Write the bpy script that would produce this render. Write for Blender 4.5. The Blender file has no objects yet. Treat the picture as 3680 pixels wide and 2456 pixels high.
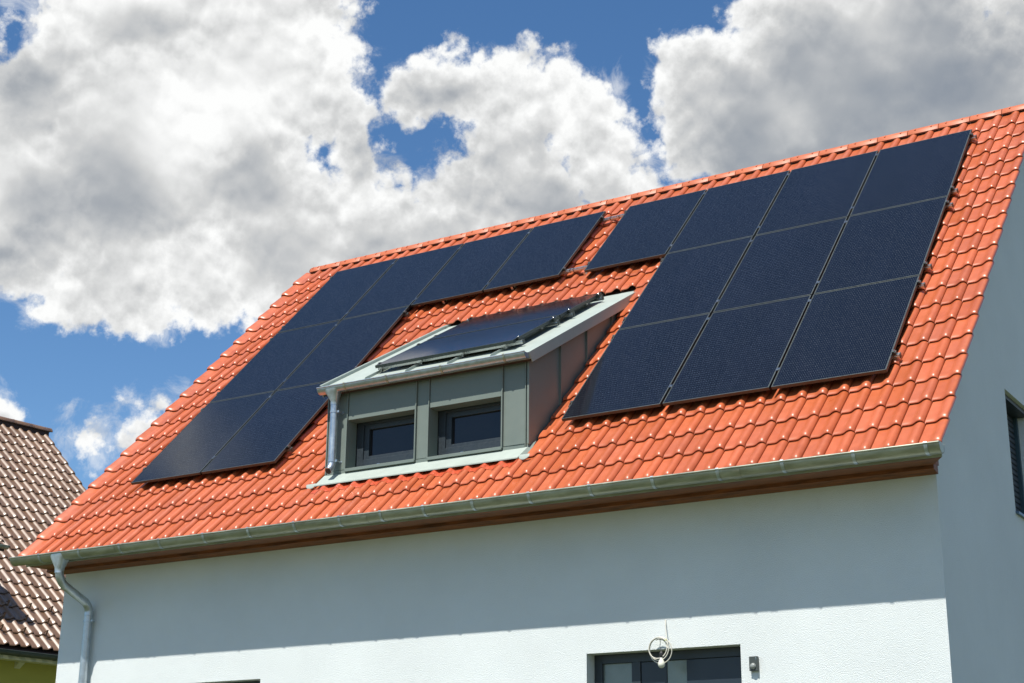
import bpy, math, random
from mathutils import Vector, Matrix
random.seed(7)
R=math.radians
scene=bpy.context.scene
col=scene.collection

# ---------------------------------------------------------------- camera
CAM=Vector((4.37355,-13.41573,-4.19505)); YAW,PITCH,ROLL=0.561308,0.313206,0.008818
fwd=Vector((-math.sin(YAW)*math.cos(PITCH),math.cos(YAW)*math.cos(PITCH),math.sin(PITCH)))
rgt=Vector((math.cos(YAW),math.sin(YAW),0)); up=rgt.cross(fwd)
rgt2=rgt*math.cos(ROLL)+up*math.sin(ROLL); up2=up*math.cos(ROLL)-rgt*math.sin(ROLL)
cd=bpy.data.cameras.new('camera'); cam=bpy.data.objects.new('camera',cd); col.objects.link(cam)
cd.sensor_width=36; cd.lens=5600.68/3680*36; cd.clip_start=.1; cd.clip_end=3000
m=Matrix((rgt2,up2,-fwd)).transposed().to_4x4(); m.translation=CAM; cam.matrix_world=m
scene.camera=cam

# ---------------------------------------------------------------- sun, sky, exposure
SUN=Vector((-.05,-1,1.757)).normalized()
sl=bpy.data.lights.new('sun','SUN'); sl.energy=5.0; sl.angle=R(.53); sl.color=(1,.96,.88)
so=bpy.data.objects.new('sun',sl); col.objects.link(so); so.rotation_euler=SUN.to_track_quat('Z','Y').to_euler(); so.location=(0,-20,30)
scene.view_settings.view_transform='Standard'; scene.view_settings.look='None'
scene.view_settings.exposure=0.38; scene.view_settings.gamma=1; scene.view_settings.use_curve_mapping=False
SKY_STRENGTH=.103
# cloud puffs, gaps and painted grey shade patches as directions on the sky (x, y, z, angular radius)
CL=[(-0.737,0.5601,0.3783,0.0727),(-0.7064,0.5675,0.423,0.0419),(-0.6852,0.5681,0.4558,0.0419),(-0.6571,0.5808,0.4805,0.0475),(-0.6213,0.6056,0.4971,0.0559),(-0.5856,0.6366,0.5018,0.0475),(-0.5679,0.6578,0.4948,0.0322),(-0.5773,0.6716,0.4644,0.0322),(-0.6097,0.6528,0.4496,0.0699),(-0.6634,0.6244,0.4124,0.0839),(-0.7105,0.5989,0.3695,0.0503),(-0.5769,0.6906,0.4362,0.0308),(-0.6074,0.6879,0.3973,0.0531),(-0.5743,0.7116,0.4047,0.0238),(-0.6894,0.6402,0.3389,0.0405),(-0.7069,0.6299,0.3217,0.0224),(-0.6836,0.6549,0.3222,0.0224),(-0.6571,0.6714,0.3428,0.0336),(-0.634,0.6895,0.3501,0.0308),(-0.6262,0.7074,0.3278,0.0196),(-0.6027,0.7107,0.3627,0.0447),(-0.7269,0.588,0.3548,0.0308),(-0.6546,0.6824,0.3253,0.0126),(-0.568,0.7326,0.3751,0.0391),(-0.5364,0.7604,0.3662,0.0336),(-0.5586,0.6925,0.4566,0.0112),(-0.5524,0.683,0.478,0.0098),(-0.5548,0.7091,0.4353,0.007),(-0.5249,0.7209,0.4525,0.0201),(-0.5025,0.737,0.4521,0.0224),(-0.4787,0.7509,0.455,0.0238),(-0.4695,0.7463,0.4719,0.0112),(-0.4588,0.766,0.4502,0.0238),(-0.4434,0.7835,0.4354,0.0266),(-0.4373,0.795,0.4204,0.0238),(-0.4821,0.7672,0.423,0.0336),(-0.5102,0.7601,0.4025,0.0224),(-0.528,0.752,0.3945,0.0196),(-0.4759,0.7894,0.3877,0.0419),(-0.4297,0.8095,0.4,0.0224),(-0.4102,0.8199,0.3995,0.0126),(-0.4142,0.8102,0.4148,0.0078),(-0.5111,0.7724,0.3771,0.0308),(-0.5378,0.7155,0.4459,0.0084),(-0.5199,0.713,0.4705,0.0034),(-0.4994,0.7215,0.4795,0.0062),(-0.4897,0.7319,0.4739,0.007),(-0.3252,0.8055,0.4953,0.0173),(-0.3208,0.8202,0.4737,0.0308),(-0.3574,0.8091,0.4666,0.0196),(-0.3677,0.811,0.455,0.0308),(-0.3785,0.8139,0.4409,0.0238),(-0.3776,0.8235,0.4234,0.0224),(-0.3392,0.8322,0.4386,0.0559),(-0.2867,0.8462,0.4491,0.0699),(-0.2353,0.8585,0.4556,0.0699),(-0.2668,0.8354,0.4805,0.0559),(-0.2128,0.8696,0.4456,0.0615),(-0.2841,0.8118,0.5102,0.0531),(-0.183,0.8636,0.4697,0.0308),(-0.1616,0.857,0.4893,0.028),(-0.2123,0.8387,0.5016,0.0419),(-0.3756,0.7973,0.4724,0.005),(-0.3179,0.7972,0.5133,0.0168),(-0.7009,0.6619,0.2656,0.0095),(-0.6929,0.6708,0.2644,0.0095),(-0.705,0.6573,0.2665,0.0067),(-0.753,0.613,0.239,0.0218),(-0.7448,0.6278,0.2262,0.0112),(-0.723,0.6482,0.2389,0.0157),(-0.7152,0.657,0.2384,0.0162),(-0.7045,0.6686,0.2382,0.0168),(-0.6934,0.6773,0.2458,0.0145),(-0.6818,0.6853,0.2559,0.0117),(-0.729,0.6413,0.2395,0.0095),(-0.7197,0.659,0.2187,0.0084),(-0.6729,0.6878,0.2723,0.0062),(-0.7032,0.6744,0.2254,0.0185),(-0.7137,0.6622,0.2283,0.0117),(-0.7298,0.6012,0.3255,0.005),(-0.7258,0.6133,0.3115,0.0067)]
HO=[(-0.5412,0.7312,0.4152,0.0117),(-0.5266,0.7366,0.4245,0.0095),(-0.5495,0.7315,0.4037,0.0073),(-0.5446,0.7238,0.4237,0.0039),(-0.5793,0.6983,0.4203,0.0048),(-0.5806,0.7027,0.4112,0.0042),(-0.1959,0.8566,0.4774,0.0062),(-0.5457,0.7036,0.455,0.0034),(-0.7026,0.5425,0.4605,0.0084),(-0.6956,0.5394,0.4745,0.0062)]
DK=[(-0.685,0.6196,0.3832,0.0364),(-0.7029,0.5629,0.4347,0.0252),(-0.6251,0.6757,0.3907,0.0252),(-0.6175,0.7037,0.3515,0.0364),(-0.7174,0.5914,0.3683,0.0196),(-0.3307,0.8448,0.4207,0.0559),(-0.3006,0.8446,0.443,0.0643),(-0.2289,0.8742,0.4283,0.0615),(-0.4767,0.7963,0.3723,0.0475),(-0.5622,0.7494,0.3497,0.0391),(-0.4684,0.7715,0.4305,0.0196),(-0.2459,0.851,0.464,0.0391),(-0.6446,0.5981,0.4762,0.0224),(-0.5133,0.7282,0.4542,0.0098),(-0.3481,0.8203,0.4539,0.0252)]

def build_world():
    w=bpy.data.worlds.new('World'); scene.world=w; w.use_nodes=True; nt=w.node_tree; nt.nodes.clear()
    N=nt.nodes.new; Lk=nt.links.new
    def M(op,a,b=None,c=None):
        n=N('ShaderNodeMath'); n.operation=op
        for i,v in enumerate((a,b,c)):
            if v is None: continue
            if isinstance(v,(int,float)): n.inputs[i].default_value=v
            else: Lk(v,n.inputs[i])
        return n.outputs[0]
    def V(op,a,b):
        n=N('ShaderNodeVectorMath'); n.operation=op
        for i,v in enumerate((a,b)):
            if isinstance(v,(tuple,Vector)): n.inputs[i].default_value=tuple(v)
            else: Lk(v,n.inputs[i])
        return n.outputs['Value'] if op in('DISTANCE','DOT_PRODUCT','LENGTH') else n.outputs[0]
    def SS(x,a,b,lo=0,hi=1):
        n=N('ShaderNodeMapRange'); n.interpolation_type='SMOOTHSTEP'; Lk(x,n.inputs[0])
        for i,v in enumerate((a,b,lo,hi)): n.inputs[1+i].default_value=v
        return n.outputs[0]
    def noise(vec,scale,detail,rough=.55,dist=0,lac=2.0):
        n=N('ShaderNodeTexNoise'); n.inputs['Scale'].default_value=scale; n.inputs['Detail'].default_value=detail
        n.inputs['Roughness'].default_value=rough; n.inputs['Distortion'].default_value=dist; n.inputs['Lacunarity'].default_value=lac
        Lk(vec,n.inputs['Vector']); return n.outputs['Fac'],n.outputs['Color']
    tc=N('ShaderNodeTexCoord'); D0=V('NORMALIZE',tc.outputs['Generated'],(0,0,0))
    # warp the lookup so cloud outlines billow
    def field(D,full=True):
        _,c=noise(D,11,3,.5); wv=V('MULTIPLY',V('SUBTRACT',c,(.5,.5,.5)),(.035,.035,.035)); Dw=V('ADD',D,wv)
        _,c2=noise(D,42,4,.55); wv2=V('MULTIPLY',V('SUBTRACT',c2,(.5,.5,.5)),(.014,.014,.014)); Dw=V('ADD',Dw,wv2)
        f=None
        for x,y,z,r in CL:
            s=M('SUBTRACT',r,V('DISTANCE',Dw,(x,y,z)))
            f=s if f is None else M('SMOOTH_MAX',f,s,.006)
        for x,y,z,r in HO:
            s=M('SUBTRACT',V('DISTANCE',Dw,(x,y,z)),r*1.0)
            f=M('SMOOTH_MIN',f,s,.006)
        # clouds beyond the frame: same kind of broken cumulus
        n,_=noise(D,3.2,4,.5); away=SS(V('DOT_PRODUCT',D,tuple(fwd)),.80,.90,1,0)
        o=M('MULTIPLY',M('SUBTRACT',n,.58),.55); o=M('SUBTRACT',o,M('MULTIPLY',M('SUBTRACT',1,away),1.0))
        f=M('MAXIMUM',f,o)
        return f
    f=field(D0)
    # rounded lobes: smooth cells at three sizes in gently warped space
    def lobes(D):
        _,c=noise(D,24,4,.55); P=V('ADD',D,V('MULTIPLY',V('SUBTRACT',c,(.5,.5,.5)),(.022,.022,.022)))
        tot=None
        for sc,am in ((15,.50),(36,.30),(85,.20)):
            v=N('ShaderNodeTexVoronoi'); v.feature='SMOOTH_F1' if sc<20 else 'F1'; v.inputs['Scale'].default_value=sc
            if sc<20: v.inputs['Smoothness'].default_value=.35
            Lk(P,v.inputs['Vector']); d=v.outputs['Distance']
            q=M('MULTIPLY',M('SUBTRACT',1,M('MULTIPLY',d,d)),am); tot=q if tot is None else M('ADD',tot,q)
        return tot
    H0=lobes(D0); fine,_=noise(D0,110,5,.62)
    UPS=(.10,-.45,.88)
    def sh(k): return tuple(c*k for c in UPS)
    g=M('ADD',f,M('MULTIPLY',M('SUBTRACT',H0,.62),.040)); g=M('ADD',g,M('MULTIPLY',M('SUBTRACT',fine,.5),.026))
    mask=SS(g,-.0025,.0085)
    wisp,_=noise(D0,30,6,.66,.5); veil=M('MULTIPLY',SS(M('ADD',f,M('MULTIPLY',M('SUBTRACT',wisp,.5),.085)),-.006,.018),.6)
    mask=M('MAXIMUM',mask,veil)
    r1=M('SUBTRACT',H0,lobes(V('ADD',D0,sh(.0075))))
    def big(D):
        a_,_=noise(D,6.5,4,.5,.3); return a_
    r2=M('SUBTRACT',big(D0),big(V('ADD',D0,sh(.035))))
    ff,_=noise(D0,40,5,.62); f2,_=noise(V('ADD',D0,sh(.006)),40,5,.62); r3=M('SUBTRACT',ff,f2)
    body,_=noise(D0,5.5,3,.5)
    dark=None
    _,c=noise(D0,9,4,.55); Dd=V('ADD',D0,V('MULTIPLY',V('SUBTRACT',c,(.5,.5,.5)),(.09,.09,.09)))
    for x,y,z,r in DK:
        s=SS(V('DISTANCE',Dd,(x,y,z)),r*.10,r*1.2,1,0)
        dark=s if dark is None else M('MAXIMUM',dark,s)
    edge=SS(g,.0,.026,1,0); rimfade=M('MULTIPLY',M('SUBTRACT',1,M('MULTIPLY',dark,.45)),SS(f,.0,.07,1.08,.30))
    t=M('ADD',.69,M('MULTIPLY',M('ADD',M('MULTIPLY',r1,1.05),M('MULTIPLY',r3,.55)),rimfade))  # bright tops and rims, grey undersides and centres painted into the cloud colour
    t=M('ADD',t,M('MULTIPLY',r2,1.5))
    t=M('ADD',t,M('MULTIPLY',edge,.24))
    t=M('SUBTRACT',t,M('MULTIPLY',dark,.30))
    t=M('ADD',t,M('MULTIPLY',M('SUBTRACT',body,.5),1.0))
    t=M('MINIMUM',M('MAXIMUM',t,0),1)
    ramp=N('ShaderNodeValToRGB'); Lk(t,ramp.inputs[0]); e=ramp.color_ramp.elements
    e[0].position=0; e[0].color=(.20,.23,.275,1); e[1].position=1; e[1].color=(.76,.765,.76,1)
    k=e.new(.35); k.color=(.31,.33,.355,1); k=e.new(.68); k.color=(.50,.507,.508,1)
    sky=N('ShaderNodeTexSky'); sky.sky_type='NISHITA'; sky.sun_disc=False; sky.sun_elevation=math.asin(SUN.z); sky.sun_rotation=math.pi+.05
    sky.altitude=400; sky.air_density=1.0; sky.dust_density=.15; sky.ozone_density=3.0
    hs=N('ShaderNodeHueSaturation'); hs.inputs['Saturation'].default_value=1.18; Lk(sky.outputs[0],hs.inputs['Color'])
    bg1=N('ShaderNodeBackground'); Lk(hs.outputs[0],bg1.inputs[0]); bg1.inputs[1].default_value=SKY_STRENGTH
    bg2=N('ShaderNodeBackground'); Lk(ramp.outputs[0],bg2.inputs[0]); bg2.inputs[1].default_value=1.0
    mx=N('ShaderNodeMixShader'); Lk(mask,mx.inputs[0]); Lk(bg1.outputs[0],mx.inputs[1]); Lk(bg2.outputs[0],mx.inputs[2])
    out=N('ShaderNodeOutputWorld'); Lk(mx.outputs[0],out.inputs[0])
    w.cycles.sampling_method='MANUAL'; w.cycles.sample_map_resolution=512
build_world()

# ================================================================ materials
def mat(name,base,rough=.6,metal=0,spec=.5,coat=0,coatr=.1,bump=None,var=None):
    m=bpy.data.materials.new(name); m.use_nodes=True; nt=m.node_tree; b=nt.nodes['Principled BSDF']
    b.inputs['Base Color'].default_value=(*base,1); b.inputs['Roughness'].default_value=rough; b.inputs['Metallic'].default_value=metal
    b.inputs['Specular IOR Level'].default_value=spec; b.inputs['Coat Weight'].default_value=coat; b.inputs['Coat Roughness'].default_value=coatr
    N=nt.nodes.new; Lk=nt.links.new
    geo=N('ShaderNodeNewGeometry')
    if var:   # (scale, amount, rough_amount, stretch)
        sc,am,ra=var[:3]; st=var[3] if len(var)>3 else (1,1,1)
        mp=N('ShaderNodeMapping'); mp.inputs['Scale'].default_value=st; Lk(geo.outputs['Position'],mp.inputs[0])
        n=N('ShaderNodeTexNoise'); n.inputs['Scale'].default_value=sc; n.inputs['Detail'].default_value=6; n.inputs['Roughness'].default_value=.62; Lk(mp.outputs[0],n.inputs['Vector'])
        mr=N('ShaderNodeMapRange'); Lk(n.outputs['Fac'],mr.inputs[0]); mr.inputs[1].default_value=.28; mr.inputs[2].default_value=.72; mr.inputs[3].default_value=1-am; mr.inputs[4].default_value=1+am*.6
        mx=N('ShaderNodeVectorMath'); mx.operation='SCALE'; mx.inputs[0].default_value=base; Lk(mr.outputs[0],mx.inputs['Scale']); Lk(mx.outputs[0],b.inputs['Base Color'])
        if ra:
            m2=N('ShaderNodeMapRange'); Lk(n.outputs['Fac'],m2.inputs[0]); m2.inputs[1].default_value=.3; m2.inputs[2].default_value=.7; m2.inputs[3].default_value=max(.03,rough-ra); m2.inputs[4].default_value=rough+ra; Lk(m2.outputs[0],b.inputs['Roughness'])
    if bump:  # (scale, distance, detail)
        n=N('ShaderNodeTexNoise'); n.inputs['Scale'].default_value=bump[0]; n.inputs['Detail'].default_value=bump[2]; n.inputs['Roughness'].default_value=.6; Lk(geo.outputs['Position'],n.inputs['Vector'])
        bp=N('ShaderNodeBump'); bp.inputs['Strength'].default_value=1; bp.inputs['Distance'].default_value=bump[1]; Lk(n.outputs['Fac'],bp.inputs['Height']); Lk(bp.outputs[0],b.inputs['Normal'])
    return m

def tile_mat(name,base,rough,coat,su,sv,axis_v,tw,tc,u0,v0,axis_u=(1,0,0),hue=(1,.75,.6),amount=.15,dirt=.11):
    m=mat(name,base,rough,spec=1.0 if name=='brown_tile' else .6,coat=coat,coatr=.36); nt=m.node_tree; b=nt.nodes['Principled BSDF']; N=nt.nodes.new; Lk=nt.links.new
    geo=N('ShaderNodeNewGeometry')
    def dot(ax,off,per):
        d=N('ShaderNodeVectorMath'); d.operation='DOT_PRODUCT'; Lk(geo.outputs['Position'],d.inputs[0]); d.inputs[1].default_value=ax
        a=N('ShaderNodeMath'); a.operation='SUBTRACT'; Lk(d.outputs['Value'],a.inputs[0]); a.inputs[1].default_value=off
        c=N('ShaderNodeMath'); c.operation='DIVIDE'; Lk(a.outputs[0],c.inputs[0]); c.inputs[1].default_value=per
        f=N('ShaderNodeMath'); f.operation='FLOOR'; Lk(c.outputs[0],f.inputs[0]); return f.outputs[0]
    cb=N('ShaderNodeCombineXYZ'); Lk(dot(axis_u,u0,tw),cb.inputs[0]); Lk(dot(axis_v,v0,tc),cb.inputs[1])
    wn=N('ShaderNodeTexWhiteNoise'); wn.noise_dimensions='2D'; Lk(cb.outputs[0],wn.inputs['Vector'])
    mr=N('ShaderNodeMapRange'); Lk(wn.outputs['Value'],mr.inputs[0]); mr.inputs[3].default_value=1-amount; mr.inputs[4].default_value=1+amount*.45
    n=N('ShaderNodeTexNoise'); n.inputs['Scale'].default_value=9; n.inputs['Detail'].default_value=7; n.inputs['Roughness'].default_value=.65; Lk(geo.outputs['Position'],n.inputs['Vector'])
    m2=N('ShaderNodeMapRange'); Lk(n.outputs['Fac'],m2.inputs[0]); m2.inputs[1].default_value=.3; m2.inputs[2].default_value=.75; m2.inputs[3].default_value=1-dirt; m2.inputs[4].default_value=1.05
    mu=N('ShaderNodeMath'); mu.operation='MULTIPLY'; Lk(mr.outputs[0],mu.inputs[0]); Lk(m2.outputs[0],mu.inputs[1])
    sc=N('ShaderNodeVectorMath'); sc.operation='SCALE'; sc.inputs[0].default_value=base; Lk(mu.outputs[0],sc.inputs['Scale'])
    # pale lime and dust specks
    sp=N('ShaderNodeTexNoise'); sp.inputs['Scale'].default_value=55; sp.inputs['Detail'].default_value=3; Lk(geo.outputs['Position'],sp.inputs['Vector'])
    s2=N('ShaderNodeMapRange'); Lk(sp.outputs['Fac'],s2.inputs[0]); s2.inputs[1].default_value=.70; s2.inputs[2].default_value=.80; s2.inputs[3].default_value=0; s2.inputs[4].default_value=.35
    mx=N('ShaderNodeMix'); mx.data_type='RGBA'; Lk(s2.outputs[0],mx.inputs['Factor']); Lk(sc.outputs[0],mx.inputs[6]); mx.inputs[7].default_value=(.55,.38,.3,1)
    Lk(mx.outputs[2],b.inputs['Base Color'])
    m3=N('ShaderNodeMapRange'); Lk(n.outputs['Fac'],m3.inputs[0]); m3.inputs[1].default_value=.3; m3.inputs[2].default_value=.7; m3.inputs[3].default_value=rough-.06; m3.inputs[4].default_value=rough+.08
    rv=N('ShaderNodeMath'); rv.operation='MULTIPLY_ADD'; Lk(wn.outputs['Color'],rv.inputs[0]); rv.inputs[1].default_value=.16; Lk(m3.outputs[0],rv.inputs[2])
    r2=N('ShaderNodeMath'); r2.operation='SUBTRACT'; Lk(rv.outputs[0],r2.inputs[0]); r2.inputs[1].default_value=.08; Lk(r2.outputs[0],b.inputs['Roughness'])
    cw=N('ShaderNodeMath'); cw.operation='MULTIPLY'; Lk(wn.outputs['Color'],cw.inputs[0]); cw.inputs[1].default_value=coat*1.8; Lk(cw.outputs[0],b.inputs['Coat Weight'])
    return m

TH=0.8090838; CT,ST=math.cos(TH),math.sin(TH)
TW=.2105; TU0=.4646; TC=.3628; TV0=-.8244; TH0=-.14
MT=dict(
 orange=tile_mat('orange_tile',(.495,.114,.038),.38,.34,0,0,(0,CT,ST),TW,TC,TU0,TV0),
 brown=tile_mat('brown_tile',(.165,.085,.037),.40,.36,0,0,(-.7308,.0796,.6779),.196,.34,0,0,axis_u=(.10834,.99411,0)),
 ridge=mat('matt_orange_tile',(.48,.120,.044),.55,coat=.1,coatr=.4,var=(6,.12,.06)),
 orange_flash=mat('orange_flashing',(.52,.085,.035),.30,coat=.4,coatr=.15,var=(40,.15,.05)),
 wall=mat('white_render',(.755,.80,.80),.92,spec=.2,bump=(135,.009,2),var=(.9,.055,0)),
 zinc=mat('zinc',(.43,.44,.35),.42,metal=.75,var=(4,.34,.12,(1,3,3))),
 zinc_new=mat('galvanised_steel',(.50,.56,.60),.36,metal=.8,var=(14,.22,.08)),
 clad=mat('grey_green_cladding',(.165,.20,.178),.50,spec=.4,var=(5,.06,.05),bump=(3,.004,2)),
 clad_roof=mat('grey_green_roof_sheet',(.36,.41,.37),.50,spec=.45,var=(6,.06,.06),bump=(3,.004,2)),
 wood=mat('brown_stained_wood',(.27,.088,.030),.6,var=(6,.75,.1,(.6,5,5)),bump=(60,.002,3)),
 dark=mat('anthracite_plastic',(.028,.037,.045),.42,var=(30,.25,.08)),
 leaf=mat('anthracite_door',(.022,.032,.045),.38,var=(3,.1,.05)),
 black_al=mat('black_aluminium',(.105,.12,.118),.50,metal=1.0,var=(30,.2,.06)),
 alu=mat('bare_aluminium',(.62,.63,.62),.30,metal=.95,var=(25,.15,.08)),
 steel=mat('stainless_steel',(.55,.56,.56),.25,metal=1.0,var=(40,.2,.1)),
 under=mat('dark_underlay',(.06,.035,.03),.9,var=(4,.3,0)),
 yellow=mat('olive_yellow_render',(.50,.47,.11),.9,spec=.2,bump=(150,.004,3),var=(3,.06,0)),
 cream=mat('cream_board',(.62,.62,.40),.6,var=(9,.1,.1)),
 browngutter=mat('dark_zinc',(.10,.12,.10),.38,metal=.6,var=(6,.2,.1)),
 cable=mat('grey_cable_sheath',(.62,.60,.52),.5,var=(20,.12,.08)),
 blackrub=mat('black_rubber',(.02,.02,.02),.5,var=(20,.2,.1)),
 tie=mat('yellow_green_wire',(.55,.6,.08),.45,var=(30,.2,.05)),
 bulb=mat('frosted_bulb',(.72,.72,.62),.25,spec=.6,var=(10,.04,.03)),
 sheet=mat('frosted_glass',(.22,.26,.24),.22,spec=.7,var=(2.5,.25,.05)),
 shutter=mat('blue_grey_shutter',(.045,.055,.068),.5,var=(12,.15,.08)),
 railblue=mat('petrol_guide_rail',(.035,.075,.095),.45,var=(12,.15,.08)),
 sillblue=mat('sill_sheet',(.12,.19,.27),.4,metal=.4,var=(12,.15,.08)),  # blue sheet metal of the gable window sill
 sensor=mat('dark_grey_housing',(.055,.065,.062),.45,var=(25,.1,.05)),
 lens=mat('smoked_lens',(.25,.27,.26),.16,spec=.8,var=(30,.15,.05)),
 ground=None)
def glass_mat():
    m=mat('dark_window_glass',(.018,.016,.018),.05,spec=.42,var=(2,.3,.01)); return m
MT['glass']=glass_mat()
def ground_mat():
    m=mat('grass_and_gravel',(.2,.2,.1),.95); nt=m.node_tree; b=nt.nodes['Principled BSDF']; N=nt.nodes.new; Lk=nt.links.new
    g=N('ShaderNodeNewGeometry'); n=N('ShaderNodeTexNoise'); n.inputs['Scale'].default_value=.35; n.inputs['Detail'].default_value=10; n.inputs['Roughness'].default_value=.7; Lk(g.outputs['Position'],n.inputs['Vector'])
    r=N('ShaderNodeValToRGB'); Lk(n.outputs['Fac'],r.inputs[0]); e=r.color_ramp.elements
    e[0].position=.42; e[0].color=(.035,.055,.015,1); e[1].position=.66; e[1].color=(.14,.12,.08,1); k=e.new(.5); k.color=(.06,.075,.025,1)
    Lk(r.outputs[0],b.inputs['Base Color']); return m
MT['ground']=ground_mat()
def panel_mat():
    # solar cells behind glass: printed grid in the panel's own metres (x across 1.134, y along 1.832)
    m=mat('solar_cells',(.010,.017,.040),.10,spec=.40); nt=m.node_tree; b=nt.nodes['Principled BSDF']; N=nt.nodes.new; Lk=nt.links.new
    def M(op,a,c=None,d=None):
        n=N('ShaderNodeMath'); n.operation=op
        for i,v in enumerate((a,c,d)):
            if v is None: continue
            if isinstance(v,(int,float)): n.inputs[i].default_value=v
            else: Lk(v,n.inputs[i])
        return n.outputs[0]
    tc=N('ShaderNodeTexCoord'); sp=N('ShaderNodeSeparateXYZ'); Lk(tc.outputs['Object'],sp.inputs[0]); x,y=sp.outputs[0],sp.outputs[1]
    p=.0183; fx=M('DIVIDE',x,p); wire=M('LESS_THAN',M('FRACT',fx),.13)
    cell=M('FLOOR',M('DIVIDE',x,.183)); row=M('FLOOR',M('DIVIDE',y,.0905))
    cb=N('ShaderNodeCombineXYZ'); Lk(M('FLOOR',fx),cb.inputs[0]); Lk(M('FLOOR',M('DIVIDE',y,.044)),cb.inputs[1])
    wn=N('ShaderNodeTexWhiteNoise'); wn.noise_dimensions='2D'; Lk(cb.outputs[0],wn.inputs['Vector'])
    dash=M('MULTIPLY',M('LESS_THAN',M('FRACT',M('DIVIDE',y,.044)),.5),M('ADD',.25,M('MULTIPLY',wn.outputs['Value'],1.1)))
    a=M('MULTIPLY',wire,M('ADD',.085,M('MULTIPLY',dash,.17)))
    # gaps between cells, and the split across the middle
    gx=M('LESS_THAN',M('FRACT',M('DIVIDE',M('ADD',x,.0),.183)),.014); gy=M('LESS_THAN',M('FRACT',M('DIVIDE',y,.0905)),.022)
    mid=M('LESS_THAN',M('ABSOLUTE',M('SUBTRACT',y,.916)),.007)
    gap=M('MAXIMUM',M('MAXIMUM',gx,gy),mid)
    cb2=N('ShaderNodeCombineXYZ'); Lk(cell,cb2.inputs[0]); Lk(M('FLOOR',M('DIVIDE',y,.916)),cb2.inputs[1]); oi=N('ShaderNodeObjectInfo'); Lk(M('MULTIPLY',oi.outputs['Random'],50),cb2.inputs[2])
    w2=N('ShaderNodeTexWhiteNoise'); Lk(cb2.outputs[0],w2.inputs['Vector'])
    tone=M('ADD',.80,M('MULTIPLY',w2.outputs['Value'],.35))
    sc=N('ShaderNodeVectorMath'); sc.operation='SCALE'; sc.inputs[0].default_value=(.0035,.0045,.0085); Lk(tone,sc.inputs['Scale'])
    m1=N('ShaderNodeMix'); m1.data_type='RGBA'; Lk(gap,m1.inputs['Factor']); Lk(sc.outputs[0],m1.inputs[6]); m1.inputs[7].default_value=(.005,.006,.010,1)
    m2=N('ShaderNodeMix'); m2.data_type='RGBA'; Lk(a,m2.inputs['Factor']); Lk(m1.outputs[2],m2.inputs[6]); m2.inputs[7].default_value=(.34,.38,.42,1)
    # dust specks
    n=N('ShaderNodeTexNoise'); n.inputs['Scale'].default_value=45; n.inputs['Detail'].default_value=2; Lk(tc.outputs['Object'],n.inputs['Vector'])
    s=M('MULTIPLY',M('GREATER_THAN',n.outputs['Fac'],.79),.5)
    m3=N('ShaderNodeMix'); m3.data_type='RGBA'; Lk(s,m3.inputs['Factor']); Lk(m2.outputs[2],m3.inputs[6]); m3.inputs[7].default_value=(.5,.5,.5,1)
    Lk(m3.outputs[2],b.inputs['Base Color'])
    n2=N('ShaderNodeTexNoise'); n2.inputs['Scale'].default_value=3; n2.inputs['Detail'].default_value=5; Lk(tc.outputs['Object'],n2.inputs['Vector'])
    mr=N('ShaderNodeMapRange'); Lk(n2.outputs['Fac'],mr.inputs[0]); mr.inputs[3].default_value=.06; mr.inputs[4].default_value=.15; Lk(mr.outputs[0],b.inputs['Roughness'])
    return m
MT['cells']=panel_mat()

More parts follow.
